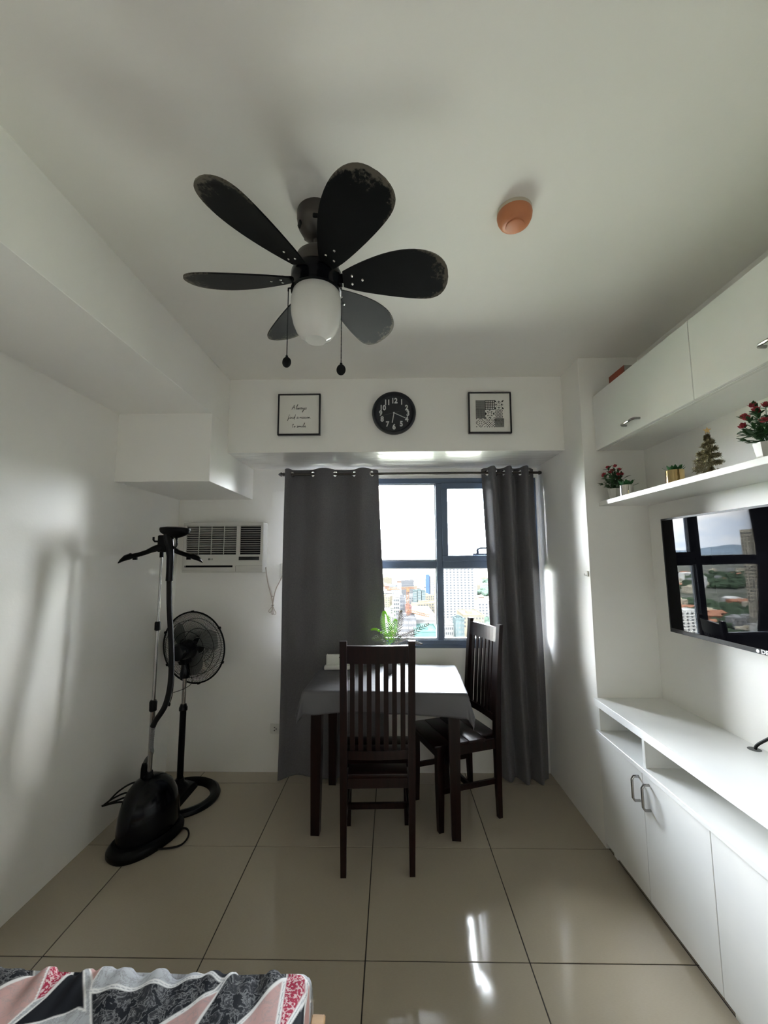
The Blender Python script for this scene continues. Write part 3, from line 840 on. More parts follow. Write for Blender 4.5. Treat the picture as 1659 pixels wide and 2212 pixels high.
def tablecloth():
    bm = bmesh.new()
    hx, hy, R_ = TW + 0.004, TD + 0.004, 0.010
    ov = 0.118
    N = 116; Mn = 90
    us = [-(hx + ov) + 2 * (hx + ov) * i / N for i in range(N + 1)]
    vs_ = [-(hy + ov) + 2 * (hy + ov) * i / Mn for i in range(Mn + 1)]
    g = []
    for v in vs_:
        row = []
        for u in us:
            du, dv = max(0, abs(u) - hx), max(0, abs(v) - hy)
            bx, by = max(-hx, min(hx, u)), max(-hy, min(hy, v))
            d = math.hypot(du, dv)
            z = TZ + 0.0025 + 0.0016 * math.sin(9 * u + 4 * v) * math.sin(7 * v - 3 * u)
            if d < 1e-9: p = (bx, by, z)
            else:
                dx, dy = math.copysign(du, u) / d, math.copysign(dv, v) / d
                corner = min(du, dv) / d * 1.414
                if d < R_ * PI / 2:
                    a = d / R_
                    off, zz = R_ * math.sin(a), z - R_ * (1 - math.cos(a))
                else:
                    off, zz = R_, z - R_ - (d - R_ * PI / 2)
                t = min(1, d / ov)
                s = u if dv > du else v
                wob = 0.010 * t * (math.sin(17 * s + 1.3) + 0.6 * math.sin(31 * s + 0.4))
                off += max(0.0, wob) + 0.010 * t + corner * (0.022 + 0.014 * math.sin(8 * math.atan2(dv, du))) * t
                zz += 0.010 * t * math.sin(6 * s + 2) - corner * 0.012 * t
                p = (bx + dx * off, by + dy * off, zz)
            row.append(bm.verts.new(p))
        g.append(row)
    for j in range(Mn):
        for i in range(N): bm.faces.new((g[j][i], g[j][i + 1], g[j + 1][i + 1], g[j + 1][i]))
    me = bpy.data.meshes.new('tablecloth')
    bm.to_mesh(me); bm.free()
    for p in me.polygons: p.use_smooth = True
    me.materials.append(CLOTH)
    o = bpy.data.objects.new('tablecloth', me); COL.objects.link(o)
    o.location = (TBX, TBY, 0); o.rotation_euler = (0, 0, TROT)
    sm = o.modifiers.new('thickness', 'SOLIDIFY'); sm.thickness = 0.0015; sm.offset = 1
    return tag(o, 'grey cloth draped over the dining table', 'tablecloth')
tablecloth()

# ------------------------------------------------------------------ chairs
def make_chair(label, loc, rz):
    """origin on the floor between the back legs; faces +y"""
    c = thing('dining_chair', label, 'chair', loc, rz, None)
    hw = 0.160
    def post(s):
        m = MB()
        prof = [(-0.004, 0.012, 0.000, 0.026), (0.0, 0.016, 0.20, 0.030), (0.0, 0.018, 0.44, 0.034), (-0.004, 0.017, 0.60, 0.034), (-0.022, 0.014, 0.85, 0.034), (-0.042, 0.012, 1.068, 0.034)]
        m.loft([[(s * hw + sx * w_ / 2 + (s * 0.006 * (z / 1.07)), y + sy * d, z) for sx, sy in ((-1, -1), (1, -1), (1, 1), (-1, 1))] for y, d, z, w_ in prof])
        return m
    for s in (-1, 1): post(s).build('back_leg', WOOD, c, 0)
    for s in (-1, 1):
        m = MB()
        m.loft([[(s * 0.163 + sx * a, 0.372 + sy * a, z) for sx, sy in ((-1, -1), (1, -1), (1, 1), (-1, 1))] for a, z in ((0.0145, 0.0), (0.0195, 0.25), (0.0195, 0.428))])
        m.build('front_leg', WOOD, c, 0)
    a = MB()
    a.box(-0.143, 0.143, -0.010, 0.010, 0.382, 0.428, bev=0.001).box(-0.143, 0.143, 0.366, 0.386, 0.375, 0.428, bev=0.001)
    a.box(-0.170, -0.152, 0.016, 0.354, 0.375, 0.428, bev=0.001).box(0.152, 0.170, 0.016, 0.354, 0.375, 0.428, bev=0.001)
    a.build('seat_frame', WOOD, c, 0)
    for k in range(4):
        y0 = -0.014 + k * 0.106
        hw_ = 0.141 if k == 0 else 0.186
        MB().box(-0.186 if k else -0.141, hw_, y0 + 0.001, y0 + 0.1045, 0.4285, 0.448, bev=0.003, seg=2).build('seat_plank', WOOD, c)
    def rail(z0, z1, y0, y1, nm, t=0.010):
        m = MB()
        m.loft([[(x, y0 - t + bow(x), z0), (x, y0 + t + bow(x), z0), (x, y1 + t + bow(x), z1), (x, y1 - t + bow(x), z1)] for x in [-0.148 + 0.296 * i / 8 for i in range(9)]])
        return m.build(nm, WOOD, c, 0)
    bow = lambda x: -0.010 * (1 - (x / 0.148) ** 2)
    yz = lambda z: (-0.004 - (z - 0.60) * 0.072) if z < .85 else (-0.022 - (z - 0.85) * 0.092)
    rail(0.962, 1.046, yz(0.962), yz(1.046), 'top_rail')
    rail(0.513, 0.553, yz(0.56), yz(0.56), 'lower_rail')
    pitch = 0.0405
    for k in range(7):
        x = (k - 3) * pitch
        m = MB()
        hwid = 0.0115
        m.loft([[(x - hwid, yz(z) + bow(x) - 0.005, z), (x + hwid, yz(z) + bow(x) - 0.005, z), (x + hwid, yz(z) + bow(x) + 0.005, z), (x - hwid, yz(z) + bow(x) + 0.005, z)] for z in (0.553, 0.70, 0.85, 0.962)])
        m.build('slat', WOOD, c, 0)
    for s in (-1, 1): MB().box(s * 0.160 - 0.008, s * 0.160 + 0.008, 0.014, 0.356, 0.185, 0.213, bev=0.001).build('side_stretcher', WOOD, c, 0)
    MB().box(-0.152, 0.152, 0.178, 0.194, 0.185, 0.213, bev=0.001).build('cross_stretcher', WOOD, c, 0)
    return c
make_chair('dark wooden slat-back dining chair seen from behind, tucked at the near side of the table', (-0.071, 2.102, 0), math.radians(2.0))
make_chair('dark wooden slat-back dining chair standing side-on at the right end of the table', (0.550, 2.694, 0), math.radians(110))

# ------------------------------------------------------------------ things on the table
pr = thing('desk_device', 'small white electronic desk device with slot and front tray on the tablecloth', 'electronic device', (-0.352, 2.800, TZ + 0.0045), math.radians(3))
MB().box(-0.080, 0.070, 0.0, 0.036, 0, 0.088, bev=0.010, seg=3).build('body', WPLASTIC, pr)
MB().box(-0.070, 0.060, 0.010, 0.022, 0.0870, 0.0886).build('paper_slot', SLOT, pr)
MB().box(-0.088, 0.078, -0.046, 0.002, 0, 0.026, bev=0.007, seg=2).build('front_tray', WPLASTIC, pr)
for i in range(7): MB().box(-0.074 + i * 0.020, -0.060 + i * 0.020, -0.030, -0.010, 0.0255, 0.0275, bev=0.0005).build('key', WPLASTIC, pr)
MB().box(0.004, 0.034, -0.0008, 0.0005, 0.066, 0.073).build('printed_mark', INKG, pr, 0)
pl = thing('palm_plant', 'artificial palm fronds, lime and taupe, in a ribbed vase on the table', 'plant', (-0.015, 2.700, TZ + 0.0045))
RV_ = mat('ribbed_grey_vase', (0.20, 0.20, 0.20), 0.18, var=0.05)
n = 48
prof = [(0.024, 0.0), (0.026, 0.004), (0.026, 0.10), (0.024, 0.135), (0.026, 0.150)]
MB().loft([[((r + (0.0012 if i % 2 else 0)) * math.cos(2 * PI * i / n), (r + (0.0012 if i % 2 else 0)) * math.sin(2 * PI * i / n), z) for i in range(n)] for r, z in prof]).build('vase', RV_, pl, 60)
def frond(pts, ll, m, nleaf=13, wl=0.006, droop=0.3, start=0.25, name='frond', ang=0.8, tipf=0.35):
    sp = spline(pts, 6)
    mb = MB()
    mb.tube(sp, [0.0022 * (1 - 0.7 * i / len(sp)) for i in range(len(sp))], 5)
    n_ = len(sp) - 1
    for k in range(nleaf):
        t = start + (1 - start) * k / (nleaf - 1)
        i = min(n_ - 1, int(t * n_))
        p = sp[i].lerp(sp[i + 1], t * n_ - i)
        tan = (sp[i + 1] - sp[i]).normalized()
        # frond plane: side is mostly image-horizontal
        side0 = tan.cross(Vector((0.25, -1, 0.15))).normalized()
        L = ll * (math.sin(PI * (0.25 + 0.62 * (t - start) / (1 - start))) ** 0.7) * (1 - (1 - tipf) * (k / nleaf) ** 2)
        for s in (-1, 1):
            d = (tan * math.cos(ang) + side0 * s * math.sin(ang) + Vector((0, 0, -0.02))).normalized()
            q1 = p + d * L * 0.45 + Vector((0, 0, 0.0)); q2 = p + d * L + Vector((0, 0, -droop * L * 0.5))
            nn = d.cross(Vector((0.2, -1, 0.2))).normalized() * wl / 2
            th = Vector((0, 0.0006, 0))
            mb.loft([[p - nn * 0.3 - th, p + nn * 0.3 - th, p + nn * 0.3 + th, p - nn * 0.3 + th], [q1 - nn - th, q1 + nn - th, q1 + nn + th, q1 - nn + th], [q2 - nn * 0.1 - th, q2 + nn * 0.1 - th, q2 + nn * 0.1 + th, q2 - nn * 0.1 + th]])
    return mb.build(name, m, pl, 0)
frond([(0, 0, 0.13), (-0.005, 0.0, 0.22), (-0.020, -0.01, 0.31), (-0.032, -0.02, 0.375)], 0.060, LIME, 17, 0.0085, 0.10, 0.25, ang=0.80)
frond([(0, 0, 0.13), (0.012, 0.0, 0.20), (0.024, -0.01, 0.27), (0.040, -0.015, 0.325)], 0.050, LIME, 14, 0.008, 0.10, 0.25, ang=0.8)
frond([(0, 0, 0.13), (-0.03, 0.01, 0.22), (-0.08, 0.01, 0.262), (-0.115, 0.01, 0.262)], 0.020, LIME, 7, 0.010, 0.2, 0.45, ang=0.4)
frond([(0, 0, 0.14), (-0.02, 0.0, 0.18), (-0.06, -0.01, 0.215), (-0.105, -0.02, 0.210)], 0.040, OLIVE, 10, 0.006, 0.3, 0.25)
frond([(0, 0, 0.14), (0.01, 0.02, 0.20), (-0.005, 0.03, 0.235), (-0.03, 0.02, 0.23)], 0.036, OLIVE, 9, 0.006, 0.3, 0.3)
frond([(0, 0, 0.14), (0.03, 0.0, 0.19), (0.05, 0.0, 0.225), (0.075, -0.01, 0.20)], 0.040, OLIVE, 9, 0.006, 0.4, 0.3)
frond([(0, 0, 0.14), (0.05, 0.02, 0.19), (0.14, 0.02, 0.235), (0.245, 0.01, 0.295)], 0.060, TAUPE, 17, 0.006, 0.1, 0.2, ang=0.55)
frond([(0, 0, 0.14), (0.05, 0.04, 0.24), (0.07, 0.05, 0.31), (0.075, 0.05, 0.37)], 0.055, TAUPE, 12, 0.006, 0.1, 0.25, ang=0.5)
frond([(0, 0, 0.14), (0.06, -0.02, 0.165), (0.13, -0.03, 0.19), (0.20, -0.03, 0.18)], 0.038, TAUPE, 12, 0.005, 0.2, 0.2, ang=0.6)

# ------------------------------------------------------------------ right-hand joinery
low = thing('tv_console', 'long white built-in low cabinet with open niches and doors under the television', 'cabinet', (XR, YC, 0))
def L(mb, x0, x1, y0, y1, z0, z1, name, m=LAM, bev=0.0015, parent=None, smooth=0):
    mb.box(x0 - XR, x1 - XR, y0 - YC, y1 - YC, z0, z1, bev=bev)
    return mb.build(name, m, parent or low, smooth)
YE = 0.36            # near end of the low cabinet
XI = XN - 0.0005
L(MB(), 1.060, XI, YE, YC - 0.0005, 0.697, 0.733, 'countertop')
L(MB(), 1.060, XI, YE, YC - 0.0005, 0.553, 0.575, 'shelf_board')
L(MB(), 1.092, XI, YE, YC - 0.0005, 0.045, 0.066, 'bottom_board')
YD = [2.286, 1.913, 1.531, 1.150, 0.770, 0.385]
for y in (YC - 0.0205, 1.885, 1.131, YE):
    L(MB(), 1.075, XI, y, y + 0.020, 0.575, 0.697, 'divider')
for y in (YC - 0.0205, 1.522, 0.760, YE):
    L(MB(), 1.092, XI, y, y + 0.018, 0.066, 0.553, 'side_panel')
L(MB(), 1.18, 1.195, YE, YC - 0.001, 0.0, 0.045, 'plinth')
for y in (2.225, 1.50, 0.76):
    L(MB(), 1.092, 1.125, y - 0.016, y + 0.016, 0.0, 0.045, 'foot')
def pull(mb, p0, p1, out, r=0.0056):
    p0, p1, out = Vector(p0), Vector(p1), Vector(out)
    d = (p1 - p0).normalized()
    pts = [p0, p0 + out * 0.72, p0 + out + d * 0.012, p1 + out - d * 0.012, p1 + out * 0.72, p1]
    mb.tube(pts, r, 8)
    return mb
for k in range(5):
    ya, yb = YD[k + 1] + 0.0015, YD[k] - 0.0015
    d = L(MB(), 1.072, 1.090, ya, yb, 0.040, 0.551, 'door', bev=0.001)
    hy = ya + 0.026 if k % 2 == 0 else yb - 0.044
    h = pull(MB(), (1.072 - XR, hy - YC, 0.517), (1.072 - XR, hy - YC, 0.418), (-0.030, 0, 0)).build('handle', STEEL, d)
gm = MB().lathe([(0.022, 0), (0.022, 0.0006)], 24, c=(1.385 - XR, 1.70 - YC, 0.7331)); gm.build('cable_hole', INKG, low)
up = thing('wall_cabinet', 'long white wall cabinet with lift-up doors near the ceiling at right', 'cabinet', (1.150, YC, 2.058))
def U(x0, x1, y0, y1, z0, z1, name, m=LAM, bev=0.0012, parent=None):
    return MB().box(x0 - 1.150, x1 - 1.150, y0 - YC, y1 - YC, z0 - 2.058, z1 - 2.058, bev=bev).build(name, m, parent or up, 0)
UE = -0.78
U(1.168, XI, UE, YC - 0.0005, 2.062, 2.080, 'bottom_board')
U(1.172, 1.190, UE, YC - 0.0005, 2.0590, 2.0618, 'light_rail', LAMEDGE)
U(1.168, XI, UE, YC - 0.0005, 2.352, 2.370, 'top_board')
UD = [2.288, 1.531, 0.774, 0.017, -0.74]
for y in (YC - 0.0185, 1.522, 0.765, 0.008, UE):
    U(1.168, XI, y, y + 0.018, 2.080, 2.352, 'side_panel')
for k in range(4):
    ya, yb = UD[k + 1] + 0.0015, UD[k] - 0.0015
    d = U(1.150, 1.167, ya, yb, 2.058, 2.374, 'door')
    yc = (ya + yb) / 2 + 0.015
    pull(MB(), (0, yc - 0.055 - YC, 0.046), (0, yc + 0.055 - YC, 0.046), (-0.030, 0, 0)).build('handle', STEEL, d)
sh = MB().box(1.150, XI, UE, YC - 0.0005, 1.748, 1.772, bev=0.0012)
sh = sh.build('wall_shelf', LAM, None, 0)
tag(sh, 'long white floating shelf holding small plants under the wall cabinet', 'shelf')
# box on top of the wall cabinet
CARD = mat('orange_red_card', (0.42, 0.055, 0.02), 0.45, var=0.5, vscale=7, col2=(0.10, 0.030, 0.008))
GREYC = mat('grey_card', (0.36, 0.35, 0.31), 0.6, var=0.03)
bx = thing('carton', 'small carton with an orange-red side lying on top of the wall cabinet', 'box', (1.205, 2.13, 2.3705))
MB().box(0.002, 0.15, -0.070, 0.078, 0, 0.082, bev=0.001).build('carton_body', GREYC, bx, 0)
MB().box(0.0, 0.002, -0.070, 0.078, 0, 0.082).build('printed_side', CARD, bx, 0)
MB().box(-0.0006, 0.0, -0.02, 0.018, 0.040, 0.045).build('printed_mark', PAPER, bx, 0)

# television
tv = thing('television', 'flat black television on the recess wall reflecting the window', 'television', (1.34, 1.562, 1.382))
tv.rotation_euler = (0, math.radians(-0.6), math.radians(1.4))
TVH, TVL = 0.2685, 0.4850
b = MB()
b.box(0.0, 0.030, -TVL, TVL, -TVH, TVH, bev=0.003).box(0.030, 0.055, -TVL + 0.10, TVL - 0.10, -TVH + 0.03, TVH - 0.15, bev=0.006)
b.build('housing', TVS, tv)
b = MB()
t = 0.008
b.box(-0.003, 0.002, -TVL, TVL, TVH - t, TVH).box(-0.003, 0.002, -TVL, TVL, -TVH, -TVH + 0.018)
b.box(-0.003, 0.002, -TVL, -TVL + t, -TVH + 0.018, TVH - t).box(-0.003, 0.002, TVL - t, TVL, -TVH + 0.018, TVH - t)
b.build('bezel', TVB, tv, 0)
MB().box(-0.0015, 0.003, -TVL + t, TVL - t, -TVH + 0.018, TVH - t).build('screen', SCREEN, tv, 0)
text_mesh('logo_text', 'DEV', 0.020, LOGO, (-0.0034, 0.010, -TVH + 0.009), (PI / 2, 0, -PI / 2), tv, bold=0.0005, align='LEFT', sx=1.2)
MB().lathe([(0.0065, 0), (0.0065, 0.0006)], 20, M=Matrix.Translation((-0.003, 0.024, -TVH + 0.009)) @ Matrix.Rotation(-PI / 2, 4, 'Y')).build('logo_disc', LOGO, tv, 0)
MB().box(0.055, 0.0735, -0.20, 0.20, -0.12, 0.12, bev=0.002).build('wall_bracket', BLKM, tv, 0)
cbp = [(1.392, 1.42, 1.12), (1.398, 1.45, 1.00), (1.405, 1.53, 0.90), (1.402, 1.63, 0.81), (1.392, 1.690, 0.755), (1.388, 1.700, 0.7345)]
tag(MB().tube(spline(cbp, 8), 0.0055, 8).build('tv_cable', RUB), 'black cable hanging from the television into the console hole', 'cable')

# ------------------------------------------------------------------ shelf ornaments
SZ = 1.7722
def leafmb(mb, p, d, L_, wd, bend=0.2, nrm=Vector((0, 0, 1)), cup=0.0):
    p, d = Vector(p), Vector(d).normalized()
    s = d.cross(nrm)
    if s.length < 1e-3: s = Vector((1, 0, 0))
    s.normalize(); n = s.cross(d)
    rings = []
    for t, wf in ((0.0, 0.25), (0.3, 0.9), (0.6, 1.0), (0.85, 0.5), (1.0, 0.05)):
        c = p + d * L_ * t - n * bend * L_ * t * t
        th = n * 0.0006
        e = s * wd / 2 * wf
        rings.append([c - e - th, c + e - th, c + e + th, c - e + th])
    mb.loft(rings)
def flower_pot(label, loc, sc, name, nfl, seed, pot_r=0.036, pot_h=0.058):
    rnd = random.Random(seed)
    t_ = thing(name, label, 'potted plant', loc, 0.4)
    k = 8
    MB().loft([[(r * sc * math.cos(2 * PI * i / k), r * sc * math.sin(2 * PI * i / k), z * sc) for i in range(k)] for r, z in ((pot_r * 0.62, 0), (pot_r * 0.82, pot_h * 0.3), (pot_r, pot_h), (pot_r * 0.93, pot_h), (pot_r * 0.9, pot_h * 0.85))]).build('pot', POTW, t_, 0)
    fo = MB()
    heads = []
    top = pot_h * 0.9
    for i in range(nfl + 8):
        az = i * 2.399 + rnd.uniform(-.2, .2)
        el = math.acos(1 - (i + 0.5) / (nfl + 8) * 0.95)
        r = (0.074 + rnd.uniform(-.008, .010)) * sc
        e = Vector((math.sin(el) * math.cos(az) * r * 0.82, math.sin(el) * math.sin(az) * r * 0.82, top * sc + 0.012 * sc + math.cos(el) * r * 1.45))
        b0 = Vector((0, 0, top * sc))
        fo.tube(spline([b0, b0.lerp(e, .5) + Vector((0, 0, .006 * sc)), e], 4), 0.0010 * sc, 4)
        heads.append(e)
        for q in range(13):
            s = rnd.uniform(.3, 1.0)
            pp = b0.lerp(e, s)
            dd = Vector((rnd.uniform(-1, 1), rnd.uniform(-1, 1), rnd.uniform(-.3, .9))) + (e - b0).normalized() * 0.6
            leafmb(fo, pp, dd, 0.028 * sc * rnd.uniform(.7, 1.1), 0.010 * sc, 0.3)
    f_ = fo.build('foliage', GREEN, t_, 0)
    tag(f_, kind='stuff')
    for e in heads[:nfl]:
        fl = MB()
        out = (e - Vector((0, 0, top * sc * 0.8))).normalized()
        u = out.cross(Vector((0, 0, 1)))
        if u.length < .05: u = Vector((1, 0, 0))
        u.normalize(); v = out.cross(u)
        for lay, (cnt, op, ln) in enumerate(((5, 1.1, 0.016), (5, 0.7, 0.013), (4, 0.35, 0.010))):
            for q in range(cnt):
                a = 2 * PI * q / cnt + lay * .6
                dd = out * math.cos(op) + (u * math.cos(a) + v * math.sin(a)) * math.sin(op)
                leafmb(fl, e + out * 0.002 * lay * sc, dd, ln * sc, 0.013 * sc, -0.35, nrm=out)
        fl.build('flower', RED, t_, 0)
    return t_
flower_pot('small red artificial flowers in a white pot at the far end of the shelf', (1.196, 2.205, SZ), 0.98, 'flower_pot', 10, 2)
flower_pot('large red artificial flowers in a white pot at the near end of the shelf', (1.235, 1.345, SZ), 1.10, 'flower_pot', 14, 11)
def succulent(label, loc, m, r, h, seed, splay=1.0, n1=14, ll=0.034):
    rnd = random.Random(seed)
    t_ = thing('succulent_pot', label, 'potted plant', loc)
    MB().lathe([(r * 0.93, 0), (r, 0.002), (r, h), (r * 0.93, h), (r * 0.92, h * 0.8)], 32).build('pot', m, t_)
    MB().lathe([(r * 0.92, h * 0.78), (r * 0.90, h * 0.84), (0.0, h * 0.86)], 24).build('soil', BLKM, t_)
    for i in range(n1):
        a = i * 2.399
        f_ = i / n1
        el = 0.15 + 1.15 * (1 - f_) * splay
        d = Vector((math.cos(a) * math.sin(el), math.sin(a) * math.sin(el), math.cos(el)))
        mb = MB()
        leafmb(mb, Vector((0, 0, h * 0.86)) + Vector((d.x, d.y, 0)) * r * 0.3, d, ll * (0.6 + 0.55 * (1 - f_)), ll * 0.42, -0.12)
        mb.build('leaf', GREENS, t_, 0)
succulent('green succulent in a silver cup beside the small red flowers', (1.192, 2.090, SZ), POTS, 0.031, 0.056, 4, 1.05, 12, 0.050)
succulent('green succulent rosette in a gold cup on the middle of the shelf', (1.196, 1.735, SZ), POTG, 0.034, 0.056, 5, 0.85, 22, 0.038)
xt = thing('christmas_tree', 'small gold tinsel Christmas tree with a star on the shelf', 'christmas tree', (1.205, 1.553, SZ), 0)
MB().lathe([(0.024, 0), (0.024, 0.004), (0.021, 0.010), (0.014, 0.020), (0.010, 0.03)], 20).build('base', TINSEL, xt)
tn = MB()
rnd = random.Random(9)
spi = []
turns = 4.6
for i in range(1500):
    t = i / 1500
    a = t * turns * 2 * PI
    tier = (t * 4) % 1.0
    r = (0.058 * (1 - t) + 0.006) * (1.12 - 0.55 * tier)
    z = 0.022 + t * 0.128 - 0.006 * (1 - tier)
    for q in range(3):
        aa = a + rnd.uniform(-.25, .25); rr = r * rnd.uniform(.15, 1.0) ** 0.6
        p = Vector((rr * math.cos(aa), rr * math.sin(aa), z + rnd.uniform(-.004, .004)))
        d = Vector((rnd.uniform(-1, 1), rnd.uniform(-1, 1), rnd.uniform(-.8, .8))).normalized()
        e = d.cross(Vector((.3, .5, .8))).normalized() * 0.0010
        L_ = 0.0105
        vv = [tn.bm.verts.new(p - e), tn.bm.verts.new(p + e), tn.bm.verts.new(p + d * L_ + e * .6), tn.bm.verts.new(p + d * L_ - e * .6)]
        tn.bm.faces.new(vv)
tag(tn.build('tinsel', TINSEL, xt, 0), kind='stuff')
MB().lathe([(0.008, 0.02), (0.004, 0.14), (0.001, 0.165)], 8).build('trunk', TINSEL, xt)
st = []
for i in range(10):
    a = PI / 2 + i * PI / 5; r = 0.014 if i % 2 == 0 else 0.006
    st.append((r * math.cos(a), 0.172 + r * math.sin(a)))
MB().prism(st, -0.0015, 0.0015, 'y', M=Matrix.Rotation(-0.5, 4, 'Z')).build('star', GOLD, xt, 0)

# ------------------------------------------------------------------ pedestal fan
pf = thing('pedestal_fan', 'black pedestal fan with round wire cage standing in the left corner', 'fan', (-1.350, 2.775, 0))
def ring_pts(cx, cy, rx, ry, z, n=48): return [(cx + rx * math.cos(2 * PI * i / n), cy + ry * math.sin(2 * PI * i / n), z) for i in range(n)]
b = MB()
bcx, bcy = 0.055, -0.075
prof = [(0.218, 0.0), (0.222, 0.010), (0.216, 0.026), (0.200, 0.036), (0.184, 0.034), (0.168, 0.024), (0.160, 0.008), (0.160, 0.0)]
b.lathe(prof + [prof[0]], 64, c=(bcx, bcy, 0), cap0=False, cap1=False, sy=0.98)
# bridge carrying the pole
b.loft([[(bcx - 0.19, y, 0.0), (bcx - 0.19, y, z_), (bcx - 0.05, y * 0.9, z_ + 0.012), (bcx + 0.012, y * 0.85, z_), (bcx + 0.03, y * 0.8, 0.0)] for y, z_ in ((-0.245, 0.014), (-0.20, 0.026), (-0.10, 0.034), (0.0, 0.038), (0.045, 0.034), (0.085, 0.026), (0.095, 0.014))])
b.lathe([(0.060, 0.03), (0.050, 0.045), (0.030, 0.060), (0.024, 0.085)], 32)
b.build('base', BLK, pf)
MB().cyl((0, 0, 0.055), 0.0195, 0.445, 20).build('pole', BLK, pf)
MB().lathe([(0.021, 0.492), (0.026, 0.496), (0.026, 0.515), (0.022, 0.522), (0.018, 0.535)], 20).build('height_collar', BLKG, pf)
MB().cyl((0, 0, 0.52), 0.0125, 0.19, 20).build('inner_pole', STEEL, pf)
MB().lathe([(0.028, 0.698), (0.031, 0.712), (0.030, 0.735), (0.024, 0.770), (0.020, 0.800), (0.024, 0.815)], 20).build('neck', BLKG, pf)
HA = math.radians(-12)
hd = thing('tmp', None, None)
Mh = Matrix.Translation((0.0, 0.0, 0.872)) @ Matrix.Rotation(HA, 4, 'Z') @ Matrix.Rotation(math.radians(3), 4, 'X')
bpy.data.objects.remove(hd)
def H_(mb): return mb
# local: +y blows forward (away from camera), motor behind at -y
b = MB()
Mx = Mh @ Matrix.Rotation(-PI / 2, 4, 'X')     # lathe axis -> +y
b.lathe([(0.028, -0.095), (0.046, -0.088), (0.056, -0.070), (0.058, -0.040), (0.060, 0.0), (0.064, 0.022), (0.060, 0.034)], 28, M=Mx)
b.build('motor', BLKG, pf)
b = MB()
b.box(-0.022, 0.022, -0.045, 0.030, -0.085, -0.045, bev=0.006, seg=2, M=Mh)
b.tube([Mh @ Vector(p) for p in ((0, -0.05, 0.055), (0, -0.05, 0.072), (0, -0.03, 0.076))], 0.006, 8)
b.build('tilt_joint', BLK, pf)
ZM = 0.072
def cage(y_sign, name):
    b = MB()
    R_ = 0.232
    nw = 120
    for i in range(nw):
        a0 = 2 * PI * i / nw
        pts = []
        for t in (0, .15, .35, .55, .75, .9, 1.0):
            r = 0.055 + (R_ - 0.055) * t
            a = a0 + y_sign * 0.45 * t
            y = ZM + y_sign * (0.048 * math.sqrt(max(0, 1 - t ** 2.2)) + 0.004) if y_sign > 0 else ZM - 0.055 * math.sqrt(max(0, 1 - t ** 2.6)) + 0.0
            pts.append(Mh @ Vector((r * math.cos(a), y, r * math.sin(a))))
        b.tube(pts, 0.0012, 3)
    for rr in (0.115, 0.185):
        t = (rr - 0.055) / (R_ - 0.055)
        y = ZM + (0.048 * math.sqrt(1 - t ** 2.2) + 0.004) if y_sign > 0 else ZM - 0.055 * math.sqrt(1 - t ** 2.6)
        b.tube([Mh @ Vector((rr * math.cos(2 * PI * i / 40), y, rr * math.sin(2 * PI * i / 40))) for i in range(40)], 0.0018, 5, closed=True)
    o = b.build(name, BLKM, pf)
    return tag(o, kind='stuff')
cage(-1, 'rear_cage')
cage(1, 'front_cage')
b = MB()
b.tube([Mh @ Vector((0.235 * math.cos(2 * PI * i / 64), ZM, 0.235 * math.sin(2 * PI * i / 64))) for i in range(64)], 0.0055, 8, closed=True)
for a in (0.6, 1.62, 2.75, 3.7, 4.9, 5.9):
    b.box(-0.008, 0.008, -0.010, 0.010, -0.006, 0.006, bev=0.002, M=Mh @ Matrix.Translation((0.238 * math.cos(a), ZM, 0.238 * math.sin(a))) @ Matrix.Rotation(-a + PI / 2, 4, 'Y'))
b.build('cage_rim', BLK, pf)
b = MB(); b.lathe([(0.052, 0.118), (0.050, 0.124), (0.0, 0.127)], 24, M=Mx); b.build('front_cap', BLKG, pf)
FBL = mat('fan_blade_grey', (0.20, 0.21, 0.20), 0.3, var=0.03)
MB().lathe([(0.030, 0.052), (0.034, 0.060), (0.034, 0.090), (0.0, 0.096)], 24, M=Mx).build('blade_hub', BLK, pf)
for k in range(3):
    a0 = 2 * PI * k / 3 + 0.75
    b = MB(); rings = []
    for t in [i / 8 for i in range(9)]:
        r = 0.030 + 0.160 * t
        wd = 0.30 + 0.75 * math.sin(PI * min(1, t * 0.75 + 0.12)) * (1 if t < .9 else 0.8)
        row = []
        for u in (-.5, -.25, 0, .25, .5):
            a = a0 + u * wd - 0.45 * t
            row.append(Mh @ Vector((r * math.cos(a), 0.074 + u * 0.035 * (1.2 - t * .5), r * math.sin(a))))
        rings.append(row)
    b.loft(rings, close=False)
    o = b.build('fan_blade', FBL, pf, 60)
    sm = o.modifiers.new('thickness', 'SOLIDIFY'); sm.thickness = 0.002
b = MB()
b.tube(spline([(-0.01, -0.05, 0.80), (0.006, -0.045, 0.85), (0.02, -0.03, 0.78), (0.05, 0.0, 0.68), (0.02, -0.02, 0.64), (-0.045, -0.05, 0.62)], 8), 0.0022, 5)
b.tube(spline([(-0.045, -0.05, 0.72), (-0.05, -0.05, 0.62), (-0.06, -0.045, 0.575), (-0.072, -0.04, 0.55)], 6), 0.0028, 5)
b.sphere((-0.072, -0.04, 0.545), 0.008, 8, 6, sc=(1, 1, 1.6))
b.build('fan_cable', RUB, pf)

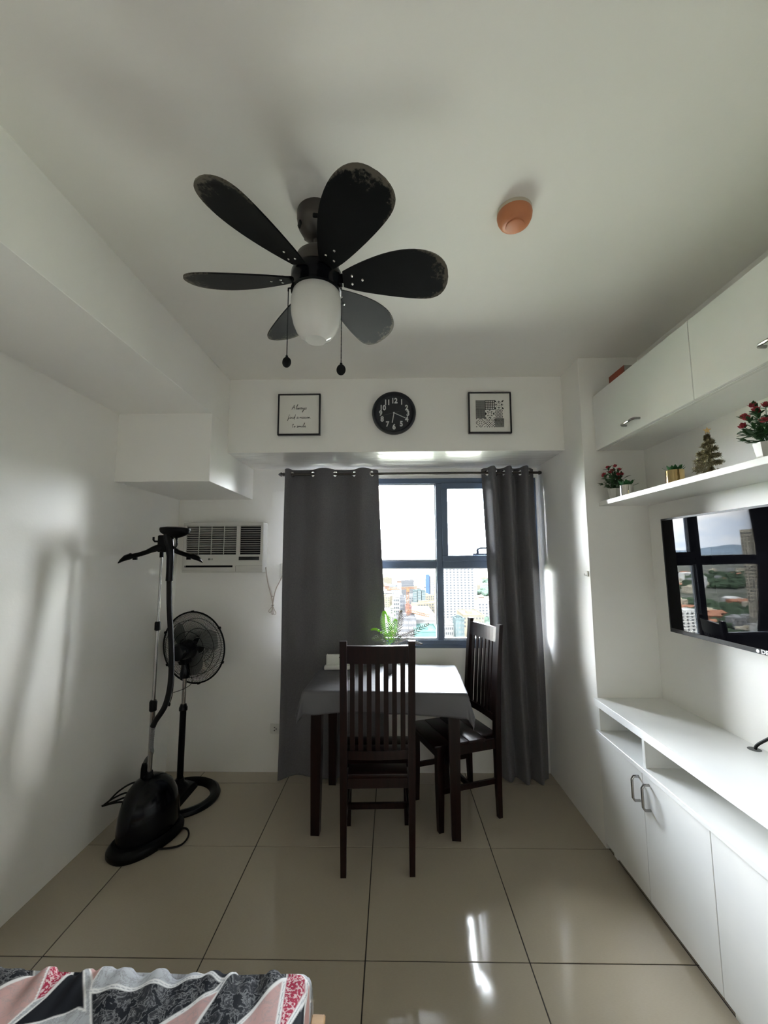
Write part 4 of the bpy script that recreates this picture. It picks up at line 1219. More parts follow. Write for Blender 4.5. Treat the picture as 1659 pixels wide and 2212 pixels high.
# ------------------------------------------------------------------ garment steamer
gs = thing('garment_steamer', 'black garment steamer with telescopic pole, hanger and hose by the left wall', 'garment steamer', (-1.288, 2.322, 0))
b = MB()
def skirt(cx, cy, rx, ry, z, rot=0.35, n=48, e=2.3):
    out = []
    for i in range(n):
        a = 2 * PI * i / n
        c, s = math.cos(a), math.sin(a)
        x = rx * math.copysign(abs(c) ** (2 / e), c); y = ry * math.copysign(abs(s) ** (2 / e), s)
        out.append((cx + x * math.cos(rot) - y * math.sin(rot), cy + x * math.sin(rot) + y * math.cos(rot), z))
    return out
RB = -0.42
b.loft([skirt(0, 0, rx, ry, z, RB) for rx, ry, z in ((0.120, 0.188, 0.0), (0.126, 0.194, 0.010), (0.126, 0.194, 0.028), (0.120, 0.184, 0.042), (0.112, 0.172, 0.050))])
b.build('base', BLK, gs)
b = MB()
b.loft([skirt(dx, dy, rx, ry, z, RB, e=2.1) for dx, dy, rx, ry, z in ((0, 0.01, 0.108, 0.162, 0.044), (0, 0.012, 0.112, 0.162, 0.10), (-.002, 0.015, 0.112, 0.156, 0.16), (-.006, 0.020, 0.103, 0.140, 0.215), (-.010, 0.025, 0.086, 0.114, 0.262), (-.014, 0.028, 0.062, 0.078, 0.292), (-.016, 0.030, 0.034, 0.040, 0.308))])
b.build('water_tank', BLKG, gs)
PX, PY = -0.018, 0.020
MB().lathe([(0.034, 0.290), (0.030, 0.305), (0.020, 0.315), (0.0165, 0.335)], 20, c=(PX, PY, 0)).build('pole_socket', BLK, gs)
MB().cyl((PX, PY, 0.295), 0.0125, 0.375, 20).build('lower_pole', STEEL, gs)
MB().lathe([(0.014, 0.640), (0.019, 0.645), (0.020, 0.690), (0.015, 0.700)], 14, c=(PX, PY, 0)).build('pole_clamp', BLK, gs)
MB().cyl((PX, PY, 0.69), 0.0092, 0.40, 18).build('middle_pole', STEEL, gs)
MB().lathe([(0.011, 1.070), (0.0155, 1.074), (0.016, 1.112), (0.012, 1.120)], 14, c=(PX, PY, 0)).build('pole_clamp', BLK, gs)
MB().cyl((PX, PY, 1.11), 0.0065, 0.385, 16).build('upper_pole', STEEL, gs)
HX, HZ = PX + 0.008, 1.548
b = MB()
b.cyl((PX, PY, 1.475), 0.011, 0.05, 14)
b.box(HX - 0.030, HX + 0.030, PY - 0.016, PY + 0.016, 1.505, 1.602, bev=0.008, seg=2)
b.build('hanger_hub', BLK, gs)
ha = math.radians(30)      # hanger turned: left end nearer the camera
def hang(s, ln):
    d = Vector((s * math.cos(ha), s * math.sin(ha), 0))
    base = Vector((HX, PY, 0))
    rings = []
    for t, z, h, wd in ((0.0, 1.530, 0.020, 0.014), (0.12, 1.530, 0.020, 0.014), (0.25, 1.520, 0.018, 0.013), (0.40, 1.503, 0.014, 0.012), (0.58, 1.489, 0.013, 0.012), (0.70, 1.482, 0.014, 0.013), (0.74, 1.482, 0.018, 0.016), (0.88, 1.470, 0.016, 0.016), (0.96, 1.455, 0.010, 0.012), (1.0, 1.445, 0.003, 0.006)):
        c = base + d * ln * t; n_ = Vector((-d.y, d.x, 0))
        rings.append([c + n_ * wd * math.cos(q * PI / 4) + Vector((0, 0, z + h * math.sin(q * PI / 4))) for q in range(8)])
    m = MB(); m.loft(rings)
    c = base + d * ln * 0.63
    m.box(c.x - 0.011, c.x + 0.011, c.y - 0.005, c.y + 0.005, 1.462, 1.476).box(c.x - 0.011, c.x - 0.005, c.y - 0.005, c.y + 0.005, 1.462, 1.480)
    m.build('hanger_arm', BLK, gs)
hang(-1, 0.215)
hang(1, 0.210)
b = MB()
b.tube([(HX - 0.025, PY, 1.566), (HX - 0.052, PY, 1.566), (HX - 0.060, PY, 1.575), (HX - 0.060, PY, 1.592)], 0.006, 8)
b.build('side_hook', BLK, gs)
# steam head resting on the hub, handle pointing down
b = MB()
sx0 = 0.002
Ms = Matrix.Translation((sx0, PY - 0.012, 0)) @ Matrix.Rotation(math.radians(2), 4, 'Y')
b.lathe([(0.020, 1.585), (0.055, 1.598), (0.082, 1.615), (0.088, 1.632), (0.085, 1.642), (0.050, 1.648), (0.0, 1.649)], 36, M=Ms @ Matrix.Diagonal((1, 0.62, 1, 1)))
b.build('steam_head', BLK, gs)
b = MB()
b.tube([(0.026, PY - 0.022, 1.600), (0.042, PY - 0.034, 1.55), (0.052, PY - 0.036, 1.48), (0.053, PY - 0.036, 1.40), (0.053, PY - 0.036, 1.345)], [0.028, 0.024, 0.020, 0.019, 0.0195], 14)
b.tube(spline([(0.056, PY - 0.02, 1.60), (0.078, PY - 0.03, 1.58), (0.080, PY - 0.03, 1.545), (0.068, PY - 0.03, 1.525)], 4), 0.006, 8)
b.build('steam_handle', BLKG, gs)
b = MB()
hose = spline([(0.053, PY - 0.036, 1.35), (0.062, PY - 0.036, 1.20), (0.078, PY - 0.036, 1.05), (0.090, PY - 0.036, 0.90), (0.088, PY - 0.036, 0.78), (0.066, PY - 0.036, 0.68), (0.020, PY - 0.036, 0.605), (0.006, PY - 0.034, 0.575)], 14)
b.tube(hose, 0.0145, 12)
b.build('hose_sleeve', RUB, gs)
b = MB()
h2 = spline([(0.010, PY - 0.034, 0.590), (0.004, PY - 0.030, 0.54), (-0.004, PY - 0.020, 0.47), (-0.018, PY + 0.012, 0.42), (-0.050, PY + 0.02, 0.38), (-0.060, PY + 0.010, 0.34), (-0.050, PY + 0.005, 0.30)], 22)
b.tube(h2, [0.0105 if i % 3 else 0.0080 for i in range(len(h2))], 12)
b.build('corrugated_hose', mat('hose_grey', (0.14, 0.14, 0.14), 0.3, metal=0.6, var=0.2), gs)
MB().lathe([(0.018, 0.270), (0.016, 0.345), (0.012, 0.370)], 14, c=(-0.050, PY + 0.004, 0)).build('hose_socket', BLK, gs)
b = MB()
b.tube(spline([(-0.03, 0.05, 0.27), (-0.09, 0.0, 0.285), (-0.15, -0.02, 0.255), (-0.20, -0.03, 0.205), (-0.215, -0.035, 0.195), (-0.17, -0.03, 0.225), (-0.12, 0.0, 0.235), (-0.07, 0.03, 0.20)], 8), 0.0045, 6)
b.tube(spline([(-0.07, 0.02, 0.215), (-0.12, 0.0, 0.215), (-0.165, -0.02, 0.205), (-0.225, -0.04, 0.190), (-0.17, -0.025, 0.198), (-0.12, 0.0, 0.19), (-0.08, 0.02, 0.17)], 8), 0.0045, 6)
b.tube(spline([(0.02, 0.06, 0.28), (0.055, 0.09, 0.27), (0.075, 0.10, 0.22), (0.08, 0.09, 0.12)], 6), 0.005, 6)
b.tube(spline([(0.11, 0.05, 0.030), (0.17, 0.07, 0.020), (0.205, 0.03, 0.012), (0.205, -0.03, 0.008), (0.17, -0.06, 0.008), (0.10, -0.075, 0.010)], 8), 0.0050, 6)
b.build('power_cord', RUB, gs)

# ------------------------------------------------------------------ bed
bed = thing('bed', 'bed corner with pine frame at the lower left', 'bed', (-0.88, 0.20, 0))
BX0, BX1, BY0, BY1 = XL + 0.004, -0.203, -0.85, 1.098
ox, oy = -0.88, 0.20
def BX(mb, x0, x1, y0, y1, z0, z1, nm, m, bev=0.002, seg=1, sm=0): mb.box(x0 - ox, x1 - ox, y0 - oy, y1 - oy, z0, z1, bev=bev, seg=seg); return mb.build(nm, m, bed, sm)
BX(MB(), BX0 + 0.01, BX1 - 0.006, BY0, BY1 - 0.010, 0.30, 0.478, 'mattress', MATTRESS, 0.03, 3, 60)
BX(MB(), BX1 - 0.030, BX1 - 0.006, BY0, BY1 - 0.05, 0.18, 0.298, 'side_rail', PINE)
BX(MB(), BX0, BX0 + 0.024, BY0, BY1 - 0.05, 0.18, 0.298, 'side_rail', PINE)
BX(MB(), BX0 + 0.024, BX1 - 0.031, BY1 - 0.045, BY1 - 0.02, 0.18, 0.298, 'foot_rail', PINE)
for (x, y) in ((BX1 + 0.010, BY1 - 0.045), (BX0, BY1 - 0.045), (BX1 + 0.012, BY0), (BX0, BY0)):
    zt = 0.40 if x > -1 and y > 0 else 0.29
    BX(MB(), x, x + 0.032, y, y + 0.045, 0, zt, 'bed_post', PINE, 0.003)
# fabric print: regions in bed coordinates (X, Y)
def ipx(cx, cy):     # crop coordinates of the visible strip -> bed plane z=0.5
    px, py = cx / 2.074, 1900 + cy / 2.074
    u, v = (px - 829.5) / F_PX, (py - 1106.0) / F_PX
    d = RV * u + DV * v + FW
    s = (0.5 - CAM_H) / d.z
    return (d.x * s, d.y * s)
REG = [('greym', [(-200, 300), (1500, 300), (1500, 1200), (-200, 1200)]),
 ('blackm', [(-300, 360), (165, 360), (165, 385), (0, 482), (-300, 640)]),
 ('pinkm', [(-300, 640), (0, 482), (165, 380), (262, 360), (165, 520), (22, 650), (-150, 800), (-300, 800)]),
 ('red', [(235, 360), (345, 360), (205, 505), (150, 530)]),
 ('black', [(345, 360), (378, 350), (388, 582), (345, 572), (130, 632), (40, 650), (-100, 760), (205, 505)]),
 ('pink', [(398, 360), (500, 360), (500, 388), (408, 474)]),
 ('greym', [(490, 350), (860, 350), (930, 410), (750, 452), (400, 502), (405, 478)]),
 ('blackm', [(400, 505), (750, 455), (925, 412), (1003, 445), (962, 488), (700, 650), (500, 760), (410, 900)]),
 ('black', [(862, 350), (1060, 350), (1060, 390), (1007, 440), (930, 410)]),
 ('pinkm', [(500, 760), (700, 650), (965, 488), (988, 486), (870, 650), (700, 900)]),
 ('blackm', [(1010, 440), (1072, 375), (1110, 350), (1300, 350), (1290, 405), (1060, 645), (860, 860), (700, 900), (868, 650)]),
 ('pinkm', [(860, 860), (1062, 647), (1252, 440), (1290, 405), (1272, 440), (1240, 650), (1180, 950)]),
 ('red', [(1292, 350), (1380, 420), (1378, 470), (1285, 650), (1200, 900), (1245, 650), (1275, 440)]),
 ('black', [(1380, 475), (1388, 650), (1390, 900), (1200, 900), (1288, 650)]),
 ('pink', [(1385, 420), (1600, 420), (1600, 900), (1392, 900), (1389, 650)])]
REG = [(n_, [ipx(*p) for p in pts]) for n_, pts in REG]
CODE = {'black': (0.006, 0.007, 0.010, 0.0), 'blackm': (0.007, 0.008, 0.011, 0.5), 'pink': (0.42, 0.25, 0.23, 0.0), 'pinkm': (0.42, 0.26, 0.24, 0.35), 'greym': (0.36, 0.37, 0.38, 0.60), 'red': (0.30, 0.02, 0.05, 1.0), 'white': (0.60, 0.59, 0.57, 0.0)}
def inside(x, y, P):
    c = False; j = len(P) - 1
    for i in range(len(P)):
        if (P[i][1] > y) != (P[j][1] > y) and x < (P[j][0] - P[i][0]) * (y - P[i][1]) / (P[j][1] - P[i][1]) + P[i][0]: c = not c
        j = i
    return c
def edist(x, y, P):
    m_ = 9
    for i in range(len(P)):
        ax, ay = P[i - 1]; bx_, by_ = P[i]
        dx, dy = bx_ - ax, by_ - ay
        t = max(0, min(1, ((x - ax) * dx + (y - ay) * dy) / (dx * dx + dy * dy + 1e-12)))
        m_ = min(m_, math.hypot(x - ax - t * dx, y - ay - t * dy))
    return m_
def pattern(X, Y):
    if Y < 0.86:      # print goes on over the rest of the bed
        k = math.floor((X * 0.8 + Y) / 0.17); q = ((X * 0.8 + Y) / 0.17) % 1
        k2 = math.floor((X * 1.1 - Y * .6) / 0.31)
        if q < 0.03: return CODE['white']
        return CODE[['blackm', 'pinkm', 'black', 'greym', 'blackm', 'red'][(k * 5 + k2 * 3) % 6]]
    for n_, P in reversed(REG):
        if inside(X, Y, P):
            k = max(0.0, min(1.0, (edist(X, Y, P) - 0.0030) / 0.0022))
            a, b_ = CODE['white'], CODE[n_]
            return tuple(a[i] + (b_[i] - a[i]) * k for i in range(3)) + ((b_[3] if k > 0.6 else 0.0),)
    return CODE['greym']
def bedspread():
    m = bpy.data.materials.new('printed_bedspread')
    m.use_nodes = True
    n = m.node_tree; p = n.nodes['Principled BSDF']
    p.inputs['Roughness'].default_value = 0.75; p.inputs['Specular IOR Level'].default_value = 0.15
    at = n.nodes.new('ShaderNodeAttribute'); at.attribute_name = 'print'
    c = n.nodes.new('ShaderNodeTexCoord')
    t1 = n.nodes.new('ShaderNodeTexNoise'); t1.inputs['Scale'].default_value = 38; t1.inputs['Detail'].default_value = 10; t1.inputs['Roughness'].default_value = 0.68; t1.inputs['Distortion'].default_value = 0.6
    n.links.new(c.outputs['Object'], t1.inputs['Vector'])
    r1 = n.nodes.new('ShaderNodeValToRGB')
    e = r1.color_ramp.elements
    e[0].position = 0.47; e[0].color = (0, 0, 0, 1); e[1].position = 0.50; e[1].color = (0.8, 0.8, 0.8, 1)
    k = e.new(0.53); k.color = (0.15, 0.15, 0.15, 1); k = e.new(0.62); k.color = (0, 0, 0, 1); k = e.new(0.72); k.color = (0.5, 0.5, 0.5, 1)
    n.links.new(t1.outputs['Fac'], r1.inputs[0])
    # marble veins toward grey, amount from alpha (0.25 / 0.5), red glitter when alpha = 1
    mul = n.nodes.new('ShaderNodeMath'); mul.operation = 'MULTIPLY'
    lt = n.nodes.new('ShaderNodeMath'); lt.operation = 'LESS_THAN'; lt.inputs[1].default_value = 0.8
    m2 = n.nodes.new('ShaderNodeMath'); m2.operation = 'MULTIPLY'
    n.links.new(at.outputs['Alpha'], lt.inputs[0])
    n.links.new(at.outputs['Alpha'], mul.inputs[0]); n.links.new(r1.outputs[0], mul.inputs[1])
    n.links.new(mul.outputs[0], m2.inputs[0]); n.links.new(lt.outputs[0], m2.inputs[1])
    mx = n.nodes.new('ShaderNodeMix'); mx.data_type = 'RGBA'
    sb = n.nodes.new('ShaderNodeVectorMath'); sb.operation = 'SUBTRACT'; sb.inputs[0].default_value = (0.46, 0.46, 0.46)
    n.links.new(at.outputs['Color'], sb.inputs[1]); n.links.new(sb.outputs[0], mx.inputs['B'])
    n.links.new(m2.outputs[0], mx.inputs['Factor']); n.links.new(at.outputs['Color'], mx.inputs['A'])
    v = n.nodes.new('ShaderNodeTexNoise'); v.inputs['Scale'].default_value = 190; v.inputs['Detail'].default_value = 3
    n.links.new(c.outputs['Object'], v.inputs['Vector'])
    r2 = n.nodes.new('ShaderNodeValToRGB'); r2.color_ramp.elements[0].position = 0.50; r2.color_ramp.elements[1].position = 0.56
    n.links.new(v.outputs['Fac'], r2.inputs[0])
    gt = n.nodes.new('ShaderNodeMath'); gt.operation = 'GREATER_THAN'; gt.inputs[1].default_value = 0.8
    n.links.new(at.outputs['Alpha'], gt.inputs[0])
    m3 = n.nodes.new('ShaderNodeMath'); m3.operation = 'MULTIPLY'
    n.links.new(gt.outputs[0], m3.inputs[0]); n.links.new(r2.outputs[0], m3.inputs[1])
    mx2 = n.nodes.new('ShaderNodeMix'); mx2.data_type = 'RGBA'; mx2.inputs['B'].default_value = (0.55, 0.38, 0.38, 1)
    n.links.new(m3.outputs[0], mx2.inputs['Factor']); n.links.new(mx.outputs['Result'], mx2.inputs['A'])
    n.links.new(mx2.outputs['Result'], p.inputs['Base Color'])
    # sheet
    bm = bmesh.new()
    cl = bm.verts.layers.float_color.new('print')
    us = []
    x = BX0 + 0.004
    while x < BX1 + 0.21: us.append(x); x += 0.0019
    ys = [BY0 + (0.86 - BY0) * i / 90 for i in range(90)]
    y = 0.86
    while y < BY1 + 0.17: ys.append(y); y += 0.0019
    RR = 0.028
    def fold(s, edge):
        d = s - (edge - RR)
        if d <= 0: return s, 0.0
        if d < RR * PI / 2: return edge - RR + RR * math.sin(d / RR), -RR * (1 - math.cos(d / RR))
        return edge, -RR - (d - RR * PI / 2)
    g = []
    for yy in ys:
        row = []
        for xx in us:
            X, dz1 = fold(xx, BX1 + 0.004); Y, dz2 = fold(yy, BY1)
            near = max(0, min(1, (yy - (BY1 - 0.13)) / 0.13))
            gat = 0.0080 * near * (math.sin(xx * 110 + 2.2 * math.sin(xx * 17)) * 0.55 + math.sin(xx * 47 + 1.3 * math.sin(xx * 23) + yy * 8)) + 0.006 * near * max(0, math.sin(xx * 19 + 1) * math.sin(xx * 7)) 
            soft = 0.003 * math.sin(xx * 13 + yy * 21) * math.sin(yy * 17 - xx * 5)
            z = 0.494 + dz1 + dz2 + soft
            z = max(z, 0.315 + 0.01 * math.sin(xx * 30 + yy * 22))
            if dz2 < -0.01: Y += max(0, gat) + 0.002
            else: z += gat
            if dz1 < -0.01: X += 0.003 + max(0, 0.003 * math.sin(yy * 40))
            v_ = bm.verts.new((X - ox, Y - oy, z))
            v_[cl] = pattern(xx, yy)
            row.append(v_)
        g.append(row)
    for j in range(len(ys) - 1):
        for i in range(len(us) - 1): bm.faces.new((g[j][i], g[j][i + 1], g[j + 1][i + 1], g[j + 1][i]))
    me = bpy.data.meshes.new('bedspread')
    bm.to_mesh(me); bm.free()
    for p_ in me.polygons: p_.use_smooth = True
    me.materials.append(m)
    o = bpy.data.objects.new('bedspread', me); COL.objects.link(o)
    o.location = (ox, oy, 0)
    tag(o, 'gathered bedspread printed black, pink, grey and red with white lines', 'bedspread')
bedspread()

# ------------------------------------------------------------------ the city outside
GZ = -95.0
CG = mat('city_ground', (0.15, 0.145, 0.125), 0.95, var=0.6, vscale=0.012, col2=(0.05, 0.065, 0.035))
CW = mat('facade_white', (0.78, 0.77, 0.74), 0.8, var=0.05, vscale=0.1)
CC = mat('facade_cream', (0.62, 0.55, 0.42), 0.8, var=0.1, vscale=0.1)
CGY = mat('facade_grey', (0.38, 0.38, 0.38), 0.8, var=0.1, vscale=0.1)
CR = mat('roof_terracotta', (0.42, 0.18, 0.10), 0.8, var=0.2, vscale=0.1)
CWIN = mat('facade_window', (0.0074, 0.0081, 0.0092), 0.9, spec=0.0, var=0.2)  # city colours without specular are darkened to show against the overbright sky
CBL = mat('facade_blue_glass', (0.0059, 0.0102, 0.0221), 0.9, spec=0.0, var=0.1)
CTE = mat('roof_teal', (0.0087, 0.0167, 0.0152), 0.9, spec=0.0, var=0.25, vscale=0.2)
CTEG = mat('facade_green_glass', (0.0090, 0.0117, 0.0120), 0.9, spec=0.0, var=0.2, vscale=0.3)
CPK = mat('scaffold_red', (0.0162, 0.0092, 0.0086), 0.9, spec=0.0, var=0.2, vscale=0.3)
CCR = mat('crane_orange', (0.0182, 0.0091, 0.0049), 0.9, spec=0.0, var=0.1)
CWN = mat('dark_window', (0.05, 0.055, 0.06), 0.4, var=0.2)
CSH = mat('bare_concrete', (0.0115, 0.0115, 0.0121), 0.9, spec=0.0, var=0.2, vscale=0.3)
CFO = mat('darkened_foliage', (0.0077, 0.0112, 0.0087), 0.95, spec=0.0, var=0.4, vscale=0.1)  # tree green darkened to keep detail in the overexposed window view
CTR = mat('tree_green', (0.035, 0.065, 0.028), 0.9, var=0.4, vscale=0.05)
CMT = mat('mountain_haze_blue', (0.20, 0.27, 0.34), 1.0, var=0.12, vscale=0.0006)  # distance haze put into the hill colour as blue-grey
DW = mat('darkened_white_facade', (0.0234, 0.0232, 0.0226), 0.95, spec=0.0, var=0.03, vscale=0.1)  # darkened copies: window exposure is put into these facade and roof colours
DC = mat('darkened_cream_facade', (0.0206, 0.0181, 0.0137), 0.95, spec=0.0, var=0.08, vscale=0.1)
DG = mat('darkened_grey_facade', (0.0163, 0.0163, 0.0166), 0.95, spec=0.0, var=0.08, vscale=0.1)
DR = mat('darkened_tiled_roof', (0.0206, 0.0125, 0.0097), 0.95, spec=0.0, var=0.1, vscale=0.1)
g = MB()
g.box(-9000, 9000, 60, 15000, GZ - 30, GZ)
tag(g.build('ground', CG, None, 0), kind='structure')
mt = MB()
rnd = random.Random(21)
N = 160
top, bot = [], []
for i in range(N + 1):
    x = -11000 + 22000 * i / N
    h = 95 + 150 * (0.5 + 0.5 * math.sin(i * 0.11 + 1)) * (0.6 + 0.4 * math.sin(i * 0.31)) + rnd.uniform(-12, 12)
    top.append((x, 11500, GZ + h)); bot.append((x, 9000, GZ))
back = [(x, 14500, GZ) for x, _, _ in bot]
mt.loft([[b_, t_, k_] for b_, t_, k_ in zip(bot, top, back)])
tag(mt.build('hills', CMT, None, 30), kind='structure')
def at(px, py, Y):
    u, v = (px - 829.5) / F_PX, (py - 1106.0) / F_PX
    d = RV * u + DV * v + FW
    s = Y / d.y
    return Vector((d.x * s, Y, CAM_H + d.z * s))
def bld(name, label, px0, px1, py_top, Y, depth, m, win=None, cat='building', zbase=GZ, rows=None, cols=None, wf=0.5, wm=None, z1=None):
    a, b_ = at(px0, py_top, Y), at(px1, py_top, Y)
    x0, x1, zt = a.x, b_.x, (a.z if z1 is None else z1)
    t_ = thing(name, label, cat, ((x0 + x1) / 2, Y, zbase))
    W_, H_2 = x1 - x0, zt - zbase
    MB().box(-W_ / 2, W_ / 2, 0, depth, 0, H_2).build('facade', m, t_, 0)
    pm = MB()
    pm.box(-W_ / 2 - .2, W_ / 2 + .2, -.2, .6, H_2, H_2 + 1.1).box(-W_ / 2 - .2, W_ / 2 + .2, depth - .6, depth, H_2, H_2 + 1.1)
    pm.box(-W_ / 2 - .2, -W_ / 2 + .6, .6, depth - .6, H_2, H_2 + 1.1).box(W_ / 2 - .6, W_ / 2 + .2, .6, depth - .6, H_2, H_2 + 1.1)
    pm.box(-W_ * .2, W_ * .05, depth * .3, depth * .6, H_2, H_2 + 2.6)
    pm.build('parapet', m, t_, 0)
    if rows:
        wb_ = MB()
        for r in range(rows):
            for c in range(cols):
                x = -W_ / 2 + W_ * (c + 0.5) / cols; z = H_2 * 0.985 - (r + 0.5) * win
                if z < 1.5: continue
                wb_.box(x - W_ / cols * wf / 2, x + W_ / cols * wf / 2, -0.12, 0.02, z - win * .22, z + win * .22)
        tag(wb_.build('windows', wm or CWIN, t_, 0), kind='stuff')
    return t_
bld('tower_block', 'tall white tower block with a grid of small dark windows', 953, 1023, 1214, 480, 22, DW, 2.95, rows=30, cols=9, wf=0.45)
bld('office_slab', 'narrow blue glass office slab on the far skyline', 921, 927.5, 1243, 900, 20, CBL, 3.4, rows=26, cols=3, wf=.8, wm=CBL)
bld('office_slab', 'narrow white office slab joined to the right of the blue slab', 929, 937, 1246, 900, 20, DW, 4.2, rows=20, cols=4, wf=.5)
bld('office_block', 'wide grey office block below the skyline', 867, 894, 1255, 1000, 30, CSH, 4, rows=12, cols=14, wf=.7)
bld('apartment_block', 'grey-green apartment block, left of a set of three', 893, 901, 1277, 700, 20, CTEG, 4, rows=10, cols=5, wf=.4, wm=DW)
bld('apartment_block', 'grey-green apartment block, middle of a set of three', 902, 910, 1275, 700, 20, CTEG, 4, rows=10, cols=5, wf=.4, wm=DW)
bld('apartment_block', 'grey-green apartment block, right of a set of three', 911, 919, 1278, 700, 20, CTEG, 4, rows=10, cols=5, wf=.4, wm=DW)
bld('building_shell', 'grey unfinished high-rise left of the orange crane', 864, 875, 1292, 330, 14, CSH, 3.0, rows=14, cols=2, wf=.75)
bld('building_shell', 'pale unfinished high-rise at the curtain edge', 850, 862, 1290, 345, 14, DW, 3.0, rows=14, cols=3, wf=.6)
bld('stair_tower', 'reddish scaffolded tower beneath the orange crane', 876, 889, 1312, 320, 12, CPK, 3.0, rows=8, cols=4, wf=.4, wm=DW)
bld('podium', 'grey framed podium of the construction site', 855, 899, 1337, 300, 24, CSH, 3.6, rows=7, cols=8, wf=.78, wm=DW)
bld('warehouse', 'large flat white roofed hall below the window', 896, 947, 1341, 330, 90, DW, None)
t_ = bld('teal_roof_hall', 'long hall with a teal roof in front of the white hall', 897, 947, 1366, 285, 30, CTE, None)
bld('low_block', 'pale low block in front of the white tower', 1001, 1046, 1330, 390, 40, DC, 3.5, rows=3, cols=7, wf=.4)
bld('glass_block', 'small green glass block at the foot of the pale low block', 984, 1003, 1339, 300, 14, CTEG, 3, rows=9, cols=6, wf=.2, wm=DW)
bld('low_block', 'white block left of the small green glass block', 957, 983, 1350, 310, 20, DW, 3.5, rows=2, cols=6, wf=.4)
cr_ = thing('tower_crane', 'orange tower crane above the construction site', 'crane', tuple(at(881, 1330, 318)))
def truss(mb, p, q, s, n, t):
    p, q = Vector(p), Vector(q); d = (q - p).normalized()
    u = d.cross(Vector((0, 1, 0.01))).normalized() * s; v = d.cross(u).normalized() * s
    cs = [u + v, u - v, -u - v, -u + v]
    for c in cs: mb.tube([p + c, q + c], t, 4)
    for k in range(n):
        a, b_ = p.lerp(q, k / n), p.lerp(q, (k + 1) / n)
        for i in range(4): mb.tube([a + cs[i], b_ + cs[(i + 1) % 4]], t * .8, 3)
    return mb
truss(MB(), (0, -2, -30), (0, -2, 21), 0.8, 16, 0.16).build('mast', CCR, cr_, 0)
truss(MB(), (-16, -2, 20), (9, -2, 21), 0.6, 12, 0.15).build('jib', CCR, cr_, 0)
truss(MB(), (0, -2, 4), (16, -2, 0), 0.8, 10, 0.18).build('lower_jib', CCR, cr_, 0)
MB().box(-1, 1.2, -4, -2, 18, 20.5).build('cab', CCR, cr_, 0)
# view seen in the television: tower and slab to the left
def bld2(label, X0, X1, Y, depth, zt, m, win, rows, cols, name='apartment_block'):
    t_ = thing(name, label, 'building', ((X0 + X1) / 2, Y, GZ)); W_ = X1 - X0
    MB().box(-W_ / 2, W_ / 2, 0, depth, 0, zt - GZ).build('facade', m, t_, 0)
    wb_ = MB()
    for r in range(rows):
        for c in range(cols):
            x = -W_ / 2 + W_ * (c + 0.5) / cols; z = (zt - GZ) - 2 - (r + 0.5) * win
            if z > 2: wb_.box(x - W_ / cols * .22, x + W_ / cols * .22, -0.12, 0.02, z - win * .25, z + win * .25)
        for c in range(4):
            y = depth * (c + .5) / 4; z = (zt - GZ) - 2 - (r + 0.5) * win
            if z > 2: wb_.box(W_ / 2 - .02, W_ / 2 + .12, y - depth * .06, y + depth * .06, z - win * .25, z + win * .25)
    tag(wb_.build('windows', CWN, t_, 0), kind='stuff')
bld2('tall pale apartment tower mirrored in the right part of the television', -432, -377, 400, 14, 22, CC, 3.4, 34, 8)
bld2('white apartment block among trees mirrored in the television', -330, -300, 420, 18, -58, CW, 3.2, 10, 6)
# scattered low-rise
protos = []
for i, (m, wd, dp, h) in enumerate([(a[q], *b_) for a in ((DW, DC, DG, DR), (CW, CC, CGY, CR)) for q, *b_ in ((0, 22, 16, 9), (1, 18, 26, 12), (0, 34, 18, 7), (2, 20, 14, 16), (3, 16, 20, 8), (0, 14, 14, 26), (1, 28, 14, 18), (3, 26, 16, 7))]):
    mb = MB()
    mb.box(-wd / 2, wd / 2, -dp / 2, dp / 2, 0, h)
    if m in (CR, DR) or i % 8 in (0, 2):
        mb.loft([[(-wd / 2 - 1, -dp / 2 - 1, h), (-wd / 2 - 1, dp / 2 + 1, h), (-wd / 2 - 1, 0, h + 3)], [(wd / 2 + 1, -dp / 2 - 1, h), (wd / 2 + 1, dp / 2 + 1, h), (wd / 2 + 1, 0, h + 3)]])
    else: mb.box(-wd / 4, wd / 6, -dp / 4, dp / 4, h, h + 2.5)
    me = mb.mesh('low_rise', m, 0)
    me.materials.append(CWIN if i < 8 else CWN)
    # window bands as a second material on recess-free strips
    bmx = bmesh.new(); bmx.from_mesh(me)
    nfl = max(1, int(h / 3.4))
    for fl in range(nfl):
        for c in range(int(wd / 4)):
            x = -wd / 2 + 2.5 + c * 4
            r = bmesh.ops.create_cube(bmx, size=1)
            for v in r['verts']: v.co = Vector((x + v.co.x * 1.8, -dp / 2 + v.co.y * .2, 1.8 + fl * 3.4 + v.co.z * 1.5))
            for f_ in {f_ for v in r['verts'] for f_ in v.link_faces}: f_.material_index = 1
    bmx.to_mesh(me); bmx.free()
    protos.append((me, ('wide white house with a pitched roof', 'cream block with a roof hut', 'long white hall with a pitched roof', 'grey mid-rise block', 'terracotta-roofed house', 'slim white mid-rise block', 'broad cream mid-rise block', 'long terracotta-roofed building')[i % 8]))
def free(x, y, used, r=24):
    return all((x - a) ** 2 + (y - b_) ** 2 > r * r for a, b_ in used)
rnd = random.Random(5)
used = [(-400, 410), (-385, 408), (-415,408), (-315, 430), (60, 490), (45, 490), (75, 490), (15, 310), (25, 300), (30, 350), (30, 400), (65, 320), (80, 410), (95, 410), (50, 320)]
cnt = 0
tries = 0
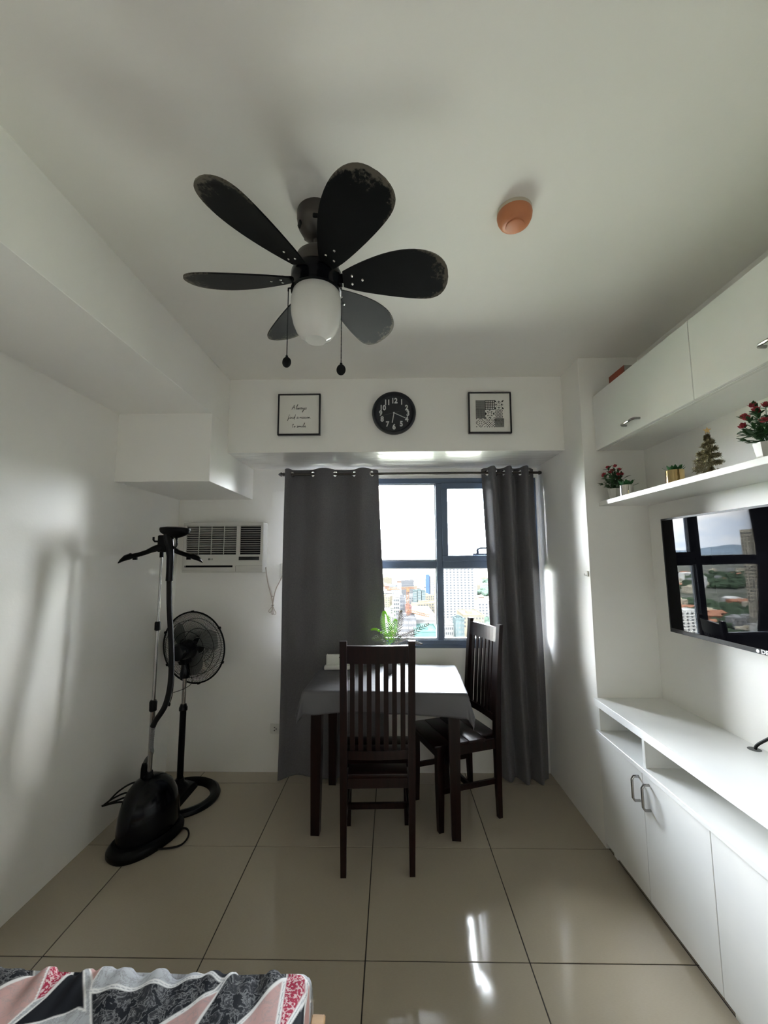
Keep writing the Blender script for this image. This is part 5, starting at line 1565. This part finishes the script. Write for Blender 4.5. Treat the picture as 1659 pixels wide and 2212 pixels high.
while cnt < 230 and tries < 6000:
    tries += 1
    if cnt < 130: s0, s1 = -0.10, 0.27
    else: s0, s1 = -0.98, -0.52
    Y = 340 * (1900 / 340) ** (rnd.random() ** 0.9)
    x = Y * rnd.uniform(s0, s1)
    if not free(x, Y, used, 20 + Y * 0.012): continue
    used.append((x, Y)); cnt += 1
    pm_ = rnd.choice(protos[:8] if s0 > -.5 else protos[8:])
    o = bpy.data.objects.new('low_rise', pm_[0])
    COL.objects.link(o)
    o.location = (x, Y, GZ); o.rotation_euler = (0, 0, rnd.choice((0, .15, -.3, .5, PI / 2)))
    s = rnd.uniform(.8, 1.35); o.scale = (s, s, s)
    if s0 > -.5: tag(o, pm_[1] + ' in the city beyond the window', 'building', 'repeats of the ' + pm_[1] + ' beyond the window')
    else: tag(o, pm_[1] + ' in the city mirrored by the television', 'building', 'repeats of the ' + pm_[1] + ' mirrored in the television')
def trees(n_, s0, s1, ymin, seed, label, m=None):
    rnd = random.Random(seed)
    vs_, fs_ = [], []
    bm = bmesh.new(); bmesh.ops.create_icosphere(bm, subdivisions=1, radius=1)
    bv = [v.co.copy() for v in bm.verts]; bf = [[v.index for v in f_.verts] for f_ in bm.faces]; bm.free()
    k = 0
    while k < n_:
        Y = ymin * (1700 / ymin) ** rnd.random(); x = Y * rnd.uniform(s0, s1)
        if math.sin(x * .013 + 2) + math.sin(Y * .011 + x * .006) < -0.35: continue
        k += 1
        if not free(x, Y, used, 19): continue
        r = rnd.uniform(3.5, 7) * (1 + Y / 2500); base = len(vs_)
        for v in bv: vs_.append((x + v.x * r * rnd.uniform(.85, 1.15), Y + v.y * r, GZ + r * .75 + v.z * r * .8))
        fs_ += [[i + base for i in f_] for f_ in bf]
    me = bpy.data.meshes.new('tree_canopy'); me.from_pydata(vs_, [], fs_); me.materials.append(m or CTR)
    o = bpy.data.objects.new('tree_canopy', me); COL.objects.link(o)
    tag(o, label, 'trees', kind='stuff')
trees(3200, -1.0, -0.5, 200, 31, 'dark green tree canopy of the city mirrored in the television')
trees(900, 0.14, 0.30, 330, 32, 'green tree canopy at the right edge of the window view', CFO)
